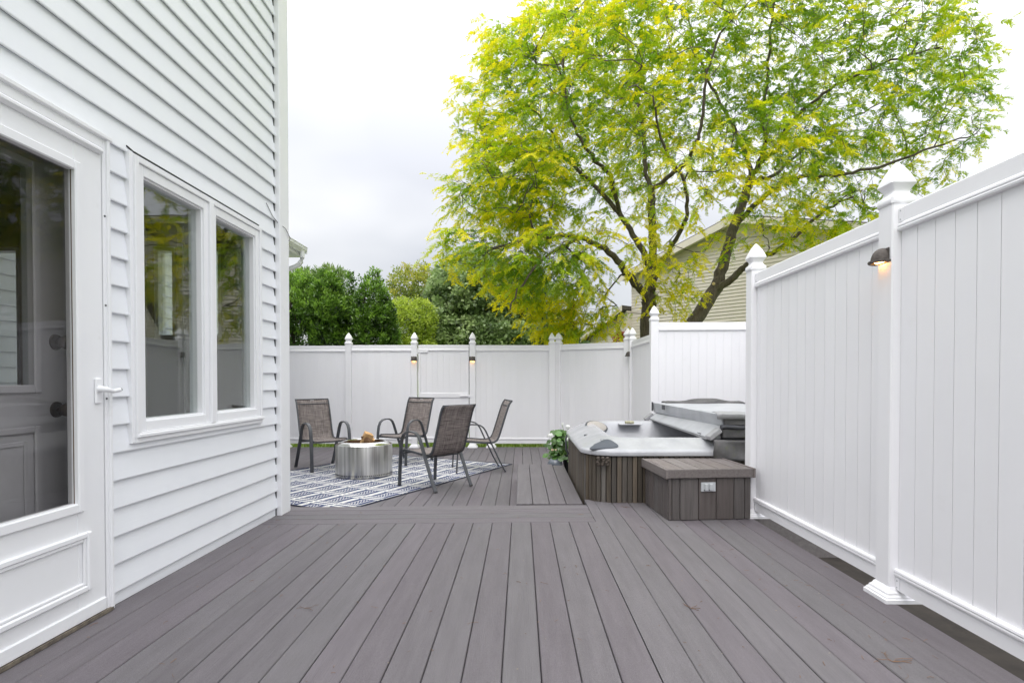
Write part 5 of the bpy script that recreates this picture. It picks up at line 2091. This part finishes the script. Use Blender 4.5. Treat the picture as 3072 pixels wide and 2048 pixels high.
blob_tree('honey_locust', 'distant sparse yellowish tree seen against the sky beyond the gate', (c.x, 30, G0),
          [E(1235, 860, 30, 62, 60, 1.6), E(1215, 900, 30, 45, 40, 1.2), E(1275, 850, 30, 40, 55, 1.3), E(1290, 910, 30, 45, 45, 1.2)],
          230, .36, .15, 30, (.30, .30, .24), ((.12, .18, .03), (.30, .36, .05), (.52, .47, .06)), trunk_r=.12, hollow=.2, matl='leaf_locust', aspect=.45)
c = at(1215, 1300, 18)
blob_tree('lime_shrub', 'bright lime green shrub between the evergreen clump and dark tree', (c.x, 18, G0),
          [E(1225, 985, 18, 62, 70, 1.0), E(1260, 960, 18.3, 45, 60, .9), E(1205, 945, 18.3, 35, 45, .8), E(1235, 1050, 18, 70, 60, 1.0)],
          520, .15, .09, 26, (.16, .16, .14), ((.20, .28, .025), (.38, .50, .05), (.55, .64, .10)), cat='shrub', trunk_r=.06, stems=2, matl='leaf_locust', aspect=.5)
c = at(960, 1300, 24)
blob_tree('willow_tree', 'pale feathery tree top showing above the evergreen clump', (c.x, 24, G0),
          [E(930, 850, 24, 60, 40, 1.2), E(1000, 840, 24, 45, 30, 1.2), E(890, 880, 24, 40, 50, 1.2), E(960, 900, 24, 90, 60, 1.4)],
          300, .26, .20, 22, (.22, .22, .2), ((.08, .15, .03), (.16, .26, .06), (.26, .36, .10)), trunk_r=.12, matl='leaf_locust', aspect=.22, vert=.9)
c = at(1720, 1300, 26)
blob_tree('shrub', 'low green shrub far beyond the fence under the locust', (c.x, 26, G0),
          [E(1740, 1030, 26, 70, 26, 1.2), E(1790, 1025, 26, 60, 30, 1.2), E(1660, 1030, 26, 60, 30, 1.2)],
          260, .26, .14, 20, (.24, .24, .2), ((.05, .10, .02), (.10, .19, .04), (.18, .29, .07)), cat='shrub', trunk_r=.06, stems=2)
c = at(1868, 1300, 13.6)
rb = blob_tree('red_bush', 'small bush with red leaves peeking over the corner fence', (c.x, 13.6, G0),
               [E(1866, 1030, 13.6, 26, 30, .35), E(1850, 1060, 13.6, 30, 40, .4)],
               80, .09, .07, 20, (.09, .09, .08), ((.18, .02, .012), (.40, .045, .03), (.55, .10, .06)), cat='bush', trunk_r=.03, stems=2)
# ------------------------------------------------------------------ grass by the fence and litter on the boards
k = 9000
gx = RNG.uniform(-5, 3.4, k)
gy = 10.62 + RNG.random(k) ** 1.5 * 5
gz = np.full(k, G0)
D = np.stack([RNG.normal(size=k) * .3, RNG.normal(size=k) * .3, np.ones(k)], 1)
Nn = np.stack([RNG.normal(size=k), RNG.normal(size=k) - 1, np.zeros(k)], 1)
gc = np.array((.13, .21, .03)) * RNG.uniform(.6, 1.5, (k, 1)) + np.array((.05, .03, 0)) * RNG.random((k, 1))
gr = leaf_object('grass', 'leaf_locust', None, np.stack([gx, gy, gz], 1), D, Nn, RNG.uniform(.10, .19, k), RNG.uniform(.012, .02, k), gc)
tag(gr, 'short lawn grass growing along the outside of the far fence', 'grass', kind='stuff')

mb = MB()
for i in range(150):
    x = random.uniform(-1.85, 1.75)
    y = 1.9 + random.random() ** 1.3 * 2.6
    if random.random() < .35:
        x = random.uniform(1.2, 1.78) if random.random() < .6 else random.uniform(-1.9, -1.2)
    ln = random.uniform(.008, .034) * (2 if random.random() < .12 else 1)
    a = random.uniform(0, 3.14)
    kx, ky = math.cos(a), math.sin(a)
    bnd = random.uniform(-.4, .4)
    mb.tube([(x, y, .0045), (x + kx * ln * .5 - ky * bnd * ln * .4, y + ky * ln * .5 + kx * bnd * ln * .4, .006), (x + kx * ln, y + ky * ln, .0045)],
            random.uniform(.0006, .0013), 4)
db = mb.build('debris', 'twig')
tag(db, 'tiny dry twigs and needles scattered over the near deck boards', 'debris', kind='stuff')
mb = MB()
for i in range(60):
    x = random.uniform(-1.85, 1.75)
    y = 1.9 + random.random() ** 1.3 * 2.6
    s = random.uniform(.0015, .0045)
    a = random.uniform(0, 3)
    mb.add([(x + s * math.cos(a + q), y + .7 * s * math.sin(a + q), .0045 + .0012 * (q > 3)) for q in (0, 1.57, 3.14, 4.71)], [(0, 1, 2, 3)])
db = mb.build('leaf_litter', 'leaf_bit')
tag(db, 'pale flecks of dead leaf and seed dotted over the near deck', 'debris', kind='stuff')
for (x, y, s, lb) in ((.80, 2.62, 1.0, 'small forked dry twig lying across a board gap mid-deck'), (1.42, 2.12, 1.1, 'curled tangle of dry twigs near the foot of the tall fence'),
                      (.87, 4.70, .8, 'dark twig on the boards in front of the hot tub'), (-1.02, 2.62, .8, 'short dry twig near the storm door side of the deck')):
    mb = MB()
    for k in range(5):
        a = random.uniform(-.5, .5) + (k % 2) * 2.4
        ln = random.uniform(.04, .085) * s
        p = [(0, 0, .003)]
        for j in range(4):
            a += random.uniform(-.5, .5)
            p.append((p[-1][0] + math.cos(a) * ln / 4, p[-1][1] + math.sin(a) * ln / 4, .003 + .004 * random.random()))
        mb.tube(p, .0011 * s, 4)
    tw = mb.build('twig', 'twig', None, (x, y, 0))
    tag(tw, lb, 'twig', 'dry twigs on the deck')
